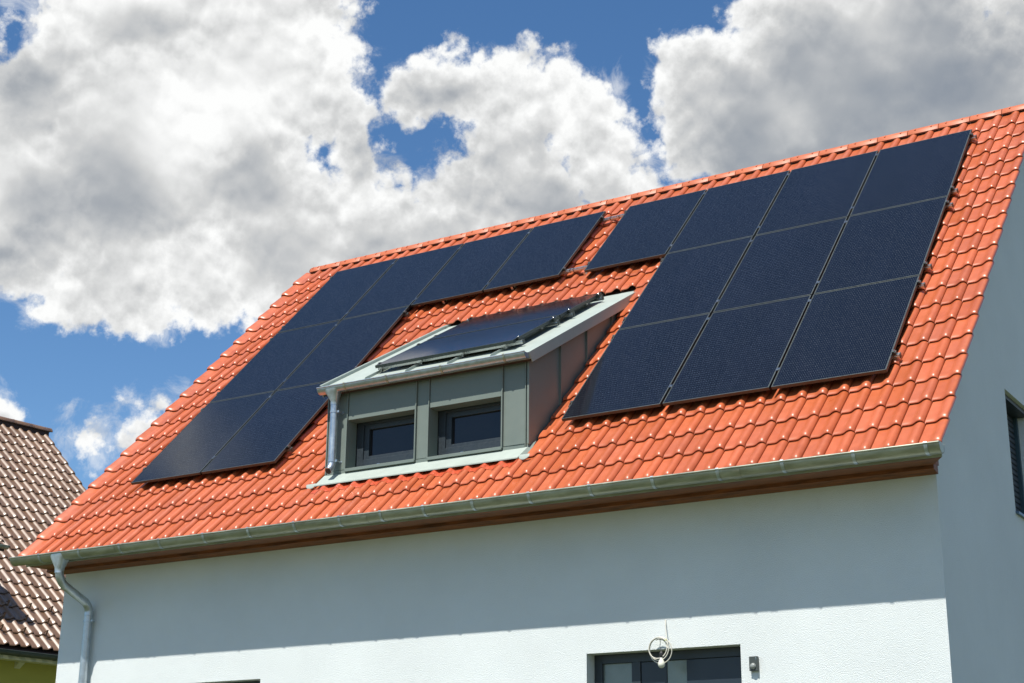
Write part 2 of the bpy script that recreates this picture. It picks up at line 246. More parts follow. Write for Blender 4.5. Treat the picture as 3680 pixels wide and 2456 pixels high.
# ================================================================ mesh helpers
class MB:
    def __init__(s): s.v=[]; s.f=[]
    def add(s,vs,fs):
        o=len(s.v); s.v+= [tuple(v) for v in vs]; s.f+=[tuple(i+o for i in f) for f in fs]; return s
    def hexa(s,p):   # 8 points: bottom 0-3 ccw, top 4-7
        return s.add(p,[(0,3,2,1),(4,5,6,7),(0,1,5,4),(1,2,6,5),(2,3,7,6),(3,0,4,7)])
    def box(s,a,b):
        x0,y0,z0=[min(a[i],b[i]) for i in range(3)]; x1,y1,z1=[max(a[i],b[i]) for i in range(3)]
        return s.hexa([(x0,y0,z0),(x1,y0,z0),(x1,y1,z0),(x0,y1,z0),(x0,y0,z1),(x1,y0,z1),(x1,y1,z1),(x0,y1,z1)])
    def boxM(s,a,b,m):   # box in a local frame
        t=MB().box(a,b); return s.add([m@Vector(v) for v in t.v],t.f)
    def extr(s,prof,x0,x1,ax='x',closed=True,caps=True):  # profile of (a,b) swept along x (prof=y,z) or along y (prof=x,z)
        n=len(prof); P=(lambda c,t:(t,c[0],c[1])) if ax=='x' else (lambda c,t:(c[0],t,c[1]))
        vs=[P(c,x0) for c in prof]+[P(c,x1) for c in prof]
        fs=[(i,(i+1)%n,n+(i+1)%n,n+i) for i in range(n if closed else n-1)]
        if caps and closed: fs+=[tuple(range(n))[::-1],tuple(range(n,2*n))]
        return s.add(vs,fs)
    def tube(s,pts,r,seg=12,caps=True):
        pts=[Vector(p) for p in pts]; rs=r if isinstance(r,(list,tuple)) else [r]*len(pts); n=len(pts); vs=[]; prev=None
        for i,p in enumerate(pts):
            t=((pts[min(i+1,n-1)]-p).normalized()+(p-pts[max(i-1,0)]).normalized())
            t=t.normalized() if t.length>1e-6 else Vector((0,0,1))
            if prev is None:
                a=t.cross(Vector((0,0,1))); a=a if a.length>.05 else t.cross(Vector((1,0,0))); a.normalize()
            else: a=(prev-t*prev.dot(t)).normalized()
            prev=a; b=t.cross(a)
            for k in range(seg):
                w=2*math.pi*k/seg; vs.append(p+(a*math.cos(w)+b*math.sin(w))*rs[i])
        fs=[(i*seg+k,i*seg+(k+1)%seg,(i+1)*seg+(k+1)%seg,(i+1)*seg+k) for i in range(n-1) for k in range(seg)]
        if caps: fs+=[tuple(range(seg))[::-1],tuple((n-1)*seg+k for k in range(seg))]
        return s.add(vs,fs)
    def lathe(s,prof,c,axis=Vector((0,0,1)),seg=20):  # prof (r, t) about axis through c
        axis=Vector(axis).normalized(); a=axis.cross(Vector((1,0,0))); a=a if a.length>.05 else axis.cross(Vector((0,1,0))); a.normalize(); b=axis.cross(a); c=Vector(c)
        vs=[c+axis*t+(a*math.cos(2*math.pi*k/seg)+b*math.sin(2*math.pi*k/seg))*r for r,t in prof for k in range(seg)]
        n=len(prof); fs=[(i*seg+k,i*seg+(k+1)%seg,(i+1)*seg+(k+1)%seg,(i+1)*seg+k) for i in range(n-1) for k in range(seg)]
        fs+=[tuple(range(seg))[::-1],tuple((n-1)*seg+k for k in range(seg))]
        return s.add(vs,fs)
    def mesh(s,name,m,smooth=None,bevel=0):
        me=bpy.data.meshes.new(name); me.from_pydata(s.v,[],s.f); me.materials.append(MT[m] if isinstance(m,str) else m)
        import bmesh
        b=bmesh.new(); b.from_mesh(me); bmesh.ops.remove_doubles(b,verts=b.verts,dist=1e-5)
        bmesh.ops.recalc_face_normals(b,faces=b.faces)
        if bevel:
            ed=[e for e in b.edges if len(e.link_faces)==2 and e.calc_face_angle(0)>R(30)]
            bmesh.ops.bevel(b,geom=ed,offset=bevel,segments=1,affect='EDGES',clamp_overlap=True)
        b.to_mesh(me); b.free()
        if smooth is not None:
            for p in me.polygons: p.use_smooth=True
            me.set_sharp_from_angle(angle=R(smooth))
        return me
WM={}   # world matrices of parents
def link(name,me,parent=None,mw=None,kind=None,label=None,group=None,cat=None):
    o=bpy.data.objects.new(name,me); col.objects.link(o); mw=mw or Matrix()
    if parent is not None:
        o.parent=parent; o.matrix_parent_inverse=WM[parent.name].inverted(); o.matrix_basis=mw
    else: o.matrix_world=mw; o.matrix_basis=mw
    WM[o.name]=mw.copy()
    if kind: o['kind']=kind
    if label: o['label']=label
    if group: o['group']=group
    if cat: o['category']=cat
    return o
def thing(name,label,cat,mw=None,group=None):
    if isinstance(mw,(tuple,Vector)): mw=Matrix.Translation(mw)
    return link(name,None,mw=mw,label=label,cat=cat,group=group)
def part(name,mb,m,parent,smooth=None,bevel=0,kind=None,label=None):
    return link(name,mb.mesh(name,m,smooth,bevel),parent,kind=kind,label=label)
def copy_tree(o,mw,parent=None):   # copy a thing and its parts (parts hang on it without world offsets)
    c=o.copy(); col.objects.link(c); WM[c.name]=mw.copy()
    if parent is None: c.parent=None; c.matrix_basis=mw
    else: c.parent=parent
    for ch in list(o.children): copy_tree(ch,WM.get(ch.name,Matrix()),c)
    return c

def RP(u,v,h): return Vector((u,v*CT-h*ST,v*ST+h*CT))
def RM(u,v,h):  # frame on the roof: x along the eave, y up the slope, z out of the roof
    m=Matrix(((1,0,0),(0,CT,-ST),(0,ST,CT))).to_4x4(); m.translation=RP(u,v,h); return m

# ================================================================ ground
gm=MB()
def gz(x,y):
    t=min(1,max(0,(-y-2)/9)); t=t*t*(3-2*t); return -4.78-1.0*t
xs=[-1500,-300,-80,-40,-25]+[-20+2*i for i in range(18)]+[20,30,60,300,1500]
ys=[-1500,-300,-80,-40,-25]+[-18+1.5*i for i in range(16)]+[12,20,40,120,400,1500]
gv=[(x,y,gz(x,y)) for y in ys for x in xs]; nx=len(xs)
gm.add(gv,[(j*nx+i,j*nx+i+1,(j+1)*nx+i+1,(j+1)*nx+i) for j in range(len(ys)-1) for i in range(nx-1)])
link('ground',gm.mesh('ground','ground',40),kind='structure')

# ================================================================ the house
XL,XR=-10.35,.4457; YF=-.2; YR=4.36; YB=2*YR-YF; ZB=-4.85
house=thing('house','white rendered house with an orange tiled roof carrying solar panels and a grey dormer','house',(-5,YR,-4.8))
ZAP=4.22   # under the ridge
def slab_z(y,h): # height of the roof plane offset h above y
    yy=y if y<=YR else 2*YR-y
    return (yy+h*ST)/CT*ST+h*CT
HU=-.19
def grid_wall(b,axis,c,thick,us,zs,holes,sign):
    # wall face in plane axis=c cut into cells, holes left open; thickness goes inward (sign)
    def P(u,z,d):
        return (u,c+sign*d,z) if axis=='y' else (c+sign*d,u,z)
    for i in range(len(us)-1):
        for j in range(len(zs)-1):
            um,zm=(us[i]+us[i+1])/2,(zs[j]+zs[j+1])/2
            if any(a<um<b_ and c_<zm<d for a,b_,c_,d in holes): continue
            b.add([P(us[i],zs[j],0),P(us[i+1],zs[j],0),P(us[i+1],zs[j+1],0),P(us[i],zs[j+1],0)],[(0,1,2,3)])
    for a,b_,c_,d in holes:
        for (u0,z0),(u1,z1) in (((a,c_),(b_,c_)),((b_,c_),(b_,d)),((b_,d),(a,d)),((a,d),(a,c_))):
            b.add([P(u0,z0,0),P(u1,z1,0),P(u1,z1,thick),P(u0,z0,thick)],[(0,1,2,3)])
DOOR=(-3.06,-1.46,-4.78,-2.433); WIN=(-9.05,-7.14,-3.75,-2.480)
fw=MB(); grid_wall(fw,'y',YF,.30,sorted({XL,XR,DOOR[0],DOOR[1],WIN[0],WIN[1]}),sorted({ZB,-1.03,DOOR[3],WIN[2],WIN[3],DOOR[2]}),[DOOR,WIN],1)
part('front_wall',fw,'wall',house)
GW=(2.425,3.50,-.93,.36)
ztop=lambda y: slab_z(y,HU)-.005
# rebuild the gable as strips so the window stays open
gw=MB()
def strip(y0,y1,zlo):
    gw.add([(XR,y0,zlo),(XR,y1,zlo),(XR,y1,ztop(y1)),(XR,y0,ztop(y0))],[(0,1,2,3)])
strip(YF,GW[0],ZB); strip(GW[0],GW[1],GW[3]); strip(GW[1],YR,ZB); strip(YR,YB,ZB)
gw.add([(XR,GW[0],ZB),(XR,GW[1],ZB),(XR,GW[1],GW[2]),(XR,GW[0],GW[2])],[(0,1,2,3)])
for (u0,z0),(u1,z1) in (((GW[0],GW[2]),(GW[1],GW[2])),((GW[1],GW[2]),(GW[1],GW[3])),((GW[1],GW[3]),(GW[0],GW[3])),((GW[0],GW[3]),(GW[0],GW[2]))):
    gw.add([(XR,u0,z0),(XR,u1,z1),(XR-.24,u1,z1),(XR-.24,u0,z0)],[(0,1,2,3)])
part('gable_wall',gw,'wall',house)
bw=MB(); bw.add([(XL,YF,ZB),(XL,YB,ZB),(XL,YB,ztop(YF)),(XL,YR,ztop(YR)),(XL,YF,ztop(YF))],[(0,1,2,3,4)])
bw.add([(XL,YB,ZB),(XR,YB,ZB),(XR,YB,ztop(YF)),(XL,YB,ztop(YF))],[(0,1,2,3)])
part('back_wall',bw,'wall',house)

# roof deck, both slopes; the front slope has the dormer opening
U0,U1=-10.62,.60
DU0,DU1=-6.41,-3.77
deck=MB()
def dk(u0,u1,v0,v1,back=False):
    p=[RP(u0,v0,-.186),RP(u1,v0,-.186),RP(u1,v1,-.186),RP(u0,v1,-.186),RP(u0,v0,-.17),RP(u1,v0,-.17),RP(u1,v1,-.17),RP(u0,v1,-.17)]
    if back: p=[Vector((q.x,2*YR-q.y,q.z)) for q in p]
    deck.hexa(p)
VT=6.14
dk(U0,DU0,-1.05,VT); dk(DU1,U1,-1.05,VT); dk(DU0,DU1,-1.05,-.25); dk(DU0,DU1,3.02,VT); dk(U0,U1,-1.05,VT,True)
roof=part('roof',deck,'under',house)

# ---------------------------------------------------------------- roof tiles
def tile_mesh(w,L,prof,thick,roll=.0,overlap=.032,flapR=0,flapL=0,seg=None,name='tile'):
    # prof: list of (x fraction, z); y up the slope; lower edge at y=0
    ln=L+overlap
    ysec=[(0,-thick*.74),(0,-.0145),(.006,-.0092),(.015,-.0052),(.028,-.0018),(.044,0),(.07,.0006),(.14,0),(ln*.6,0),(ln,0)]
    b=MB(); n=len(prof); vs=[]
    for k,(y,dz) in enumerate(ysec):
        tilt=thick*1.08*(1-y/L)
        for fx,z in prof:
            zz=z+tilt+dz
            if 3<=k<=6 and z>.012: zz+=roll*(1 if k!=3 else .4)
            vs.append((fx*w,y,zz))
    fs=[(j*n+i,j*n+i+1,(j+1)*n+i+1,(j+1)*n+i) for j in range(len(ysec)-1) for i in range(n-1)]
    b.add(vs,fs)
    # side skirts
    for idx,fl in ((0,flapL),(n-1,flapR)):
        d=fl or .012
        o=len(b.v); ks=range(1,len(ysec)); base=[b.v[k*n+idx] for k in ks]
        b.add(base+[(x,y,z-d) for x,y,z in base],[(i,i+1,i+1+len(base),i+len(base)) for i in range(len(base)-1)])
    me=b.mesh(name,'orange',50); return me
PROF=[(0,-.012),(.025,-.012),(.042,.000),(.20,.0005),(.38,.001),(.46,.004),(.54,.0115),(.61,.0205),(.68,.0285),(.75,.0335),(.81,.035),(.87,.033),(.92,.0265),(.965,.0175),(.99,.009),(1.0,.002)]
TILE=tile_mesh(TW,TC,PROF,.030,roll=.003)
PR_R=PROF[:11]+[(.87,.034),(.93,.031),(.975,.026),(1.0,.016)]
TILE_R=tile_mesh(TW,TC,PR_R,.030,roll=.003,flapR=.020)
LW=.345
PR_L=[(0,.010),(.02,.024),(.06,.032),(.13,.035),(.20,.030),(.27,.019),(.34,.009),(.42,.002),(.55,.001),(.66,.003),(.71,.010),(.76,.019),(.81,.0285),(.86,.034),(.90,.035),(.94,.031),(.97,.020),(.99,.009),(1.0,.002)]
TILE_L=tile_mesh(LW,TC,PR_L,.030,roll=.003,flapL=.085)
panel_rects=[]   # (u0,u1,v0,v1) filled before the tiles are shared out
PL=1.8325; PW=1.134; CG=.025; RG=.017; UL=-4.9968; VL=.036
def pcol_R(k): return -(k+1)*PW-k*CG   # left edge of column k counted from the right
ROWV=[0,PL+RG,2*(PL+RG)]
right=[(k,r) for r in range(3) for k in range(4 if r==2 else 3)]
left=[(k,r) for r in range(3) for k in ((0,1,2,3) if r==2 else (2,3))]
for k,r in right: panel_rects.append((pcol_R(k),pcol_R(k)+PW,ROWV[r],ROWV[r]+PL))
for k,r in left: panel_rects.append((UL+pcol_R(k),UL+pcol_R(k)+PW,VL+ROWV[r],VL+ROWV[r]+PL))
tiles=[]
def inframe(P):
    d=P-CAM; z=d.dot(fwd); x=d.dot(rgt2)/z*5.60068/3.68; y=d.dot(up2)/z*5.60068/2.456; return abs(x)<.51 and abs(y)<.51
for c in range(-1,19):
    v=TV0+TC*c
    for k in range(-1,52):
        # k=-1 right verge, 0..50 field, 51 left verge
        u=TU0-TW*(k+1) if k<51 else TU0-TW*51-LW
        if k==-1: u=TU0
        me=TILE_R if k==-1 else (TILE_L if k==51 else TILE)
        if 20<=k<=32 and 1<=c<=10: continue
        ctr=RP(u+.12,v+.12,TH0)
        hid=any(a-.02<u+.03 and u+.18<b_+.02 and c0-.05<v+.02 and v+.25<c1 for a,b_,c0,c1 in panel_rects)
        tiles.append((hid or not inframe(ctr),(ctr-CAM).length,me,u,v,c))
tiles.sort(key=lambda t:(t[0],t[1]))
def add_tiles(lst,parent,matname,frame,jit=.0012):
    rest=MB(); 
    for i,(hid,d,me,u,v,c) in enumerate(lst):
        j=lambda s: random.uniform(-s,s)
        m=frame(u+j(jit),v+j(jit*1.5),j(jit*.6))@Matrix.Rotation(j(.004),4,'Z')@Matrix.Rotation(j(.004),4,'Y')
        if i<300: link('tile',me,parent,mw=m)
        else: rest.add([m@q.co for q in me.vertices],[tuple(p.vertices) for p in me.polygons])
    me=bpy.data.meshes.new('tile_field'); me.from_pydata(rest.v,[],rest.f); me.materials.append(MT[matname])
    for p in me.polygons: p.use_smooth=True
    me.set_sharp_from_angle(angle=R(50))
    link('tile_field',me,parent,kind='stuff')
add_tiles(tiles,roof,'orange',lambda u,v,h: RM(u,v,TH0+h))
# far slope, never seen from the garden side: one sheet of tiles
bk=MB()
for c in range(-1,19):
    for k in range(0,52):
        m=Matrix(((-1,0,0),(0,-CT,ST),(0,ST,CT))).to_4x4(); q=RP(0,TV0+TC*c,TH0); m.translation=Vector((U0+.0+TW*(k+1),2*YR-q.y,q.z))
        lo=[p.co for p in TILE.vertices]; bk.add([m@p for p in lo],[tuple(p.vertices) for p in TILE.polygons])
me=bpy.data.meshes.new('back_tile_field'); me.from_pydata(bk.v,[],bk.f); me.materials.append(MT['orange'])
for p in me.polygons: p.use_smooth=True
link('back_tile_field',me,roof,kind='stuff')

# ---------------------------------------------------------------- ridge caps
RPch=.3914
def ridge_mesh(L,name='ridge_tile',m='ridge',w=.115,hgt=.105,seg=12,ang=1.12):
    b=MB(); prof=[]
    pr=[(-w,-hgt*1.02),(-w*.90,-hgt*.62),(-w*.66,-hgt*.28),(-w*.36,-hgt*.07),(0,0),(w*.36,-hgt*.07),(w*.66,-hgt*.28),(w*.90,-hgt*.62),(w,-hgt*1.02)]
    xs=[(0.0,.97),(.004,1.0),(L-.011,1.0),(L-.006,.97)]
    vs=[(x,y*s,z if s>.99 else z-(1-s)*.06) for x,s in xs for y,z in pr]; n=len(pr)
    b.add(vs,[(j*n+i,j*n+i+1,(j+1)*n+i+1,(j+1)*n+i) for j in range(len(xs)-1) for i in range(n-1)])
    lo=[(x,y*.93,z-.012) for x,y,z in vs]  # inner skin so the cap has thickness
    b.add(lo,[(j*n+i,(j+1)*n+i,(j+1)*n+i+1,j*n+i+1) for j in range(len(xs)-1) for i in range(n-1)])
    if m=='ridge':
        for fx in (.24,.76):   # little moulded lugs
            b.hexa([(L*fx-.009,-w*.84-.002,-.056),(L*fx+.009,-w*.84-.002,-.056),(L*fx+.007,-w*.62,-.030),(L*fx-.007,-w*.62,-.030),
                    (L*fx-.008,-w*.84-.009,-.052),(L*fx+.008,-w*.84-.009,-.052),(L*fx+.006,-w*.62-.004,-.020),(L*fx-.006,-w*.62-.004,-.020)])
    return b.mesh(name,m,45)
RC=ridge_mesh(RPch); ZR=4.437; YRD=4.385
k=0; x=.2605+RPch
while x>-10.2:
    link('ridge_tile',RC,roof,mw=Matrix.Translation((x-RPch,YRD,ZR+random.uniform(-.002,.002)))@Matrix.Rotation(random.uniform(-.004,.004),4,'Y')); x-=RPch
link('ridge_tile',ridge_mesh(.20),roof,mw=Matrix.Translation((x-.20,YRD,ZR)))
cap=MB(); cap.add([(x-.205,YRD+a*.115,ZR-b_) for a,b_ in ((-1,.107),(-.9,.065),(-.66,.03),(-.36,.008),(0,0),(.36,.008),(.66,.03),(.9,.065),(1,.107))],[tuple(range(9))])
part('ridge_end_cap',cap,'ridge',roof)
rs=MB(); rs.box((-10.5,YRD-.085,ZR-.20),(.55,YRD+.085,ZR-.09)); part('ridge_roll',rs,'under',roof)

# ---------------------------------------------------------------- eave: gutter, brackets, boards
def gutter(x0,x1,yc,zt,r,bead,m,parent,name='gutter',bulge=1.0):
    b=MB(); n=16; pr=[]
    for i in range(n+1):
        a=math.pi+math.pi*i/n; pr.append((yc+r*math.cos(a),zt+r*bulge*math.sin(a)))
    inner=[(yc+(r-.004)*math.cos(math.pi+math.pi*i/n),zt+(r-.004)*bulge*math.sin(math.pi+math.pi*i/n)) for i in range(n,-1,-1)]
    pr2=pr+[(yc+r,zt+.012),(yc+r-.004,zt+.012)]+inner
    b.extr(pr2,x0,x1)
    b.tube([(x0,yc-r-.002,zt),(x1,yc-r-.002,zt)],bead,10)   # rolled front bead
    for x in (x0,x1):   # end plates
        vs=[(x,y,z) for y,z in pr]; vs2=[(x+(.003 if x==x0 else -.003),y,z) for y,z in pr]; b.add(vs+vs2,[tuple(range(n+1)),tuple(range(n+1,2*n+2))[::-1]])
    return part(name,b,m,parent,smooth=40)
def brackets(g,xs,yc,zt,r,w,m,bulge=1.0):
    proto=None
    for x in xs:
        if proto is None:
            b=MB(); R2=r+.005; n=14; o=[];
            outer=[(yc+R2*math.cos(math.pi+math.pi*i/n),zt+R2*bulge*math.sin(math.pi+math.pi*i/n)) for i in range(n+1)]
            outer=[(yc-R2-.004,zt+.014),(yc-R2-.008,zt+.004)]+outer
            inn=[(yc+(R2-.005)*math.cos(math.pi+math.pi*i/n),zt+(R2-.005)*bulge*math.sin(math.pi+math.pi*i/n)) for i in range(n,-1,-1)]
            inn+= [(yc-R2,zt+.010)]
            b.extr([(a-yc,c-zt) for a,c in outer+inn],-w/2,w/2)
            b.lathe([(.006,-.003),(.006,.004)],(0,-R2*.93,-.02),Vector((0,-1,-.35)),8)
            proto=b.mesh('bracket',m,40)
        link('bracket',proto,g,mw=Matrix.Translation((x,yc,zt)))
GR=.078; GY=-.79; GZ=-.962
gut=gutter(-10.60,.688,GY,GZ,GR,.010,'zinc',house,bulge=1.08)
brackets(gut,[.572,-.059,-.709,-1.33,-1.985,-2.646,-3.317,-3.97,-4.555,-5.09,-5.62,-6.225,-6.86,-7.507,-8.171,-8.787,-9.443,-10.101],GY,GZ,GR,.030,'zinc_new',bulge=1.08)
for x in (-1.15,-5.3,-8.9):   # soldered sleeves
    b=MB(); b.extr([(GY+(GR+.0035)*math.cos(math.pi+math.pi*i/14),GZ+(GR+.0035)*1.08*math.sin(math.pi+math.pi*i/14)) for i in range(15)]+[(GY+(GR-.001)*math.cos(math.pi+math.pi*i/14),GZ+(GR-.001)*1.08*math.sin(math.pi+math.pi*i/14)) for i in range(14,-1,-1)],x-.035,x+.035)
    part('sleeve',b,'zinc',gut,40)
# drip edge sheet from under the first tiles down behind the gutter
b=MB(); b.extr([(-.70,-.93),(-.693,-.93),(-.672,-1.045),(-.680,-1.045)],-10.52,.650); part('drip_sheet',b,'zinc',house)
# wooden boards under the eave: a sloping soffit and the lower board against the wall
b=MB()
b.hexa([(-10.47,-.665,-1.046),(.642,-.665,-1.046),(.468,-.325,-1.020),(-10.56,-.325,-1.020),(-10.47,-.665,-1.00),(.642,-.665,-1.00),(.468,-.325,-.975),(-10.56,-.325,-.975)])
part('soffit_board',b,'wood',house)
b=MB(); b.hexa([(-10.56,-.322,-1.052),(.466,-.322,-1.052),(.466,YF-.002,-1.078),(-10.56,YF-.002,-1.078),(-10.56,-.322,-.99),(.466,-.322,-.99),(.466,YF-.002,-.99),(-10.56,YF-.002,-.99)])
part('wall_plate_board',b,'wood',house)
# boards closing the eave box at both gable planes
for xc in (.452,-10.372):
    b=MB(); b.extr([(-.64,-1.0),(YF+.02,-1.0),(YF+.02,slab_z(YF+.02,-.19)),(-.64,slab_z(-.64,-.19))],xc,xc+.018); part('closing_board',b,'wood',house)

# ---------------------------------------------------------------- downpipe at the left corner
DX=-9.81
b=MB()
hop=[(-.085,-.060,-1.000),(.085,-.060,-1.000),(.085,.060,-1.000),(-.085,.060,-1.000)]
n=16; ring=lambda z,rx,ry,p: [(DX+rx*(abs(math.cos(a))**p)*math.copysign(1,math.cos(a)),GY+ry*(abs(math.sin(a))**p)*math.copysign(1,math.sin(a)),z) for a in [2*math.pi*i/n+math.pi/n for i in range(n)]]
rings=[ring(-.972,.118,.080,.35),ring(-1.01,.112,.078,.4),ring(-1.13,.056,.056,.9),ring(-1.17,.054,.054,1)]
b.add([v for r_ in rings for v in r_],[(j*n+i,j*n+(i+1)%n,(j+1)*n+(i+1)%n,(j+1)*n+i) for j in range(3) for i in range(n)])
def arc(p0,p1,p2,k=7):
    p0,p1,p2=Vector(p0),Vector(p1),Vector(p2); return [p0*(1-t)**2+p1*2*t*(1-t)+p2*t*t for t in [i/k for i in range(k+1)]]
down=part('downpipe',MB().tube(arc((DX,GY,-1.15),(DX,GY,-1.265),(DX,GY+.10,-1.325))+arc((DX,-.38,-1.46),(DX,-.275,-1.50),(DX,-.275,-1.62))+[(DX,-.275,-4.7)],.050,20),'zinc_new',house,smooth=40)
part('hopper',b,'zinc_new',down,smooth=50)
b=MB()
for z in (-1.165,-1.60): b.lathe([(.050,-.03),(.0535,-.028),(.0535,.028),(.050,.03)],(DX,GY if z>-1.3 else -.275,z),seg=20)
part('pipe_sleeve',b,'zinc_new',down,smooth=40)
for z in (-1.69,-3.4):
    b=MB(); b.lathe([(.050,-.014),(.056,-.013),(.056,.013),(.050,.014)],(DX,-.275,z),seg=20); b.box((DX+.05,-.285,z-.012),(DX+.085,-.265,z+.012)); b.tube([(DX+.02,-.23,z),(DX+.02,-.19,z)],.008,8)
    b.lathe([(.008,-.016),(.010,-.012),(.010,.012),(.008,.016)],(DX+.075,-.275,z),Vector((0,1,0)),8)
    part('pipe_clamp',b,'zinc_new',down,smooth=40)

# ================================================================ dormer (part of the house)
A=R(30.2); CA,SA=math.cos(A),math.sin(A)
def DP(x,s,h): return Vector((x,-.174+s*CA-h*SA,.735+s*SA+h*CA))
def DM(x,s,h):
    m=Matrix(((1,0,0),(0,CA,-SA),(0,SA,CA))).to_4x4(); m.translation=DP(x,s,h); return m
DF=-.122; DL,DR=-6.41,-3.77; DTOP=.66
RX0,RX1=-6.475,-3.70; SE=-.055; ST_=2.93
W1=(-6.13,-5.20,-.24,.315); W2=(-5.02,-4.09,-.245,.303)
b=MB(); grid_wall(b,'y',DF,.15,[DL,W1[0],W1[1],W2[0],W2[1],DR],[-.60,-.245,-.24,.303,.315,DTOP],[W1,W2],1)
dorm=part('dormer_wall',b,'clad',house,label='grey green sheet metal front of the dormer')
def cheek_z(y,h=-.02): return .735+((y+.174)+h*SA)/CA*SA+h*CA
for x,d in ((DR,-.03),(DL,.03)):
    pts=[(DF+.004,-.50),(2.45,2.15),(2.45,cheek_z(2.45)),(DF+.004,cheek_z(DF))]
    b=MB(); b.extr([(y,z) for y,z in pts],x,x+d); part('dormer_cheek',b,'clad',house)
for y in (.50,1.085,1.67):
    for x,d in ((DR,.026),(DL,-.026)):
        b=MB(); zlo=(y*CT+0)*0+ (y*ST/CT)-.22; b.box((x+(-.005 if d>0 else .005),y-.004,zlo),(x+d,y+.004,cheek_z(y,-.07))); part('cheek_seam',b,'clad',dorm)
# cladding pieces, each folded and set a little proud
def clad(name,a,b_,m='clad',par=None,bev=.002): 
    q=MB().box(a,b_); return part(name,q,m,par or dorm,bevel=bev)
clad('cladding_panel',(W1[0]+.004,DF-.012,W1[3]),(W1[1]-.004,DF+.004,DTOP))
clad('cladding_panel',(W2[0]+.004,DF-.012,W2[3]),(W2[1]-.004,DF+.004,DTOP))
for x0,x1 in ((DL+.02,W1[0]-.012),(W1[1]+.012,W2[0]-.012),(W2[1]+.012,DR-.045)):
    clad('cladding_panel',(x0,DF-.006,-.245),(x1,DF+.004,DTOP))
    q=MB().hexa([(x0,DF-.010,-.30),(x1,DF-.010,-.30),(x1,DF,-.30),(x0,DF,-.30),(x0,DF-.010,-.251),(x1,DF-.010,-.262 if x1>-3.9 else -.251),(x1,DF,-.262 if x1>-3.9 else -.251),(x0,DF,-.251)]); part('base_strip',q,'clad',dorm)
for x in (W1[0]-.006,W1[1]+.004,W2[0]-.006,W2[1]+.004):
    lit=x in (W1[1]+.004,W2[1]+.004)
    clad('standing_trim',(x-.005,DF-.026,-.262),(x+.005,DF+.003,DTOP+.02),bev=.001)
    clad('trim_cap',(x-.0075,DF-.034,-.262),(x+.0075,DF-.022,.36 if lit else .325),bev=.001)
clad('corner_trim',(DR-.036,DF-.022,-.262),(DR-.026,DF+.003,DTOP+.02),bev=.001)
clad('corner_trim',(DR-.010,DF-.022,-.255),(DR+.012,DF+.012,DTOP),bev=.002)
clad('corner_trim',(DL-.030,DF+.0,-.30),(DL-.014,DF+.022,DTOP-.02),bev=.002)
# roof sheet
RA,RB=RX0+.0125,RX1-.0125
b=MB(); b.hexa([DP(RA,SE,-.02),DP(RB,SE,-.02),DP(RB,ST_,-.02),DP(RA,ST_,-.02),DP(RA,SE,0),DP(RB,SE,0),DP(RB,ST_,0),DP(RA,ST_,0)])
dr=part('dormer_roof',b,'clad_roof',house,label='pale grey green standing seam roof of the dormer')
b=MB(); b.boxM((-.012,0,-.112),(0,ST_+.02-SE,.003),DM(RX1,SE,0)); part('verge_fascia',b,'clad_roof',dr,bevel=.002)
b=MB(); b.boxM((0,0,-.10),(.012,ST_-SE,.030),DM(RX0,SE,0)); b.tube([DP(RX0+.004,SE,.032),DP(RX0+.004,ST_-.20,.032),DP(RX0+.03,ST_-.14,.030)],.010,8); part('verge_fascia',b,'clad_roof',dr,smooth=40)
b=MB(); b.boxM((0,-.012,-.075),(RX1-RX0,0,.0),DM(RX0,SE,0)); part('eave_fascia',b,'clad_roof',dr)
b=MB(); b.boxM((.05,0,-.10),(RX1-RX0-.02,ST_-SE,-.025),DM(RX0,SE,0)); part('roof_board',b,'under',dr)
SEAMS=[-5.885,-5.335,-4.779,-4.225]
for x in SEAMS:
    b=MB(); p=[(-.005,.0),(.005,.0),(.004,.030),(-.004,.030)]
    m=DM(x,0,0)
    b.add([m@Vector(v) for v in [(-.005,SE+.01,0),(.005,SE+.01,0),(.005,ST_,0),(-.005,ST_,0),(-.004,SE+.075,.030),(.004,SE+.075,.030),(.004,ST_,.030),(-.004,ST_,.030)]],[(0,3,2,1),(4,5,6,7),(0,1,5,4),(1,2,6,5),(2,3,7,6),(3,0,4,7)])
    part('standing_seam',b,'clad_roof',dr)
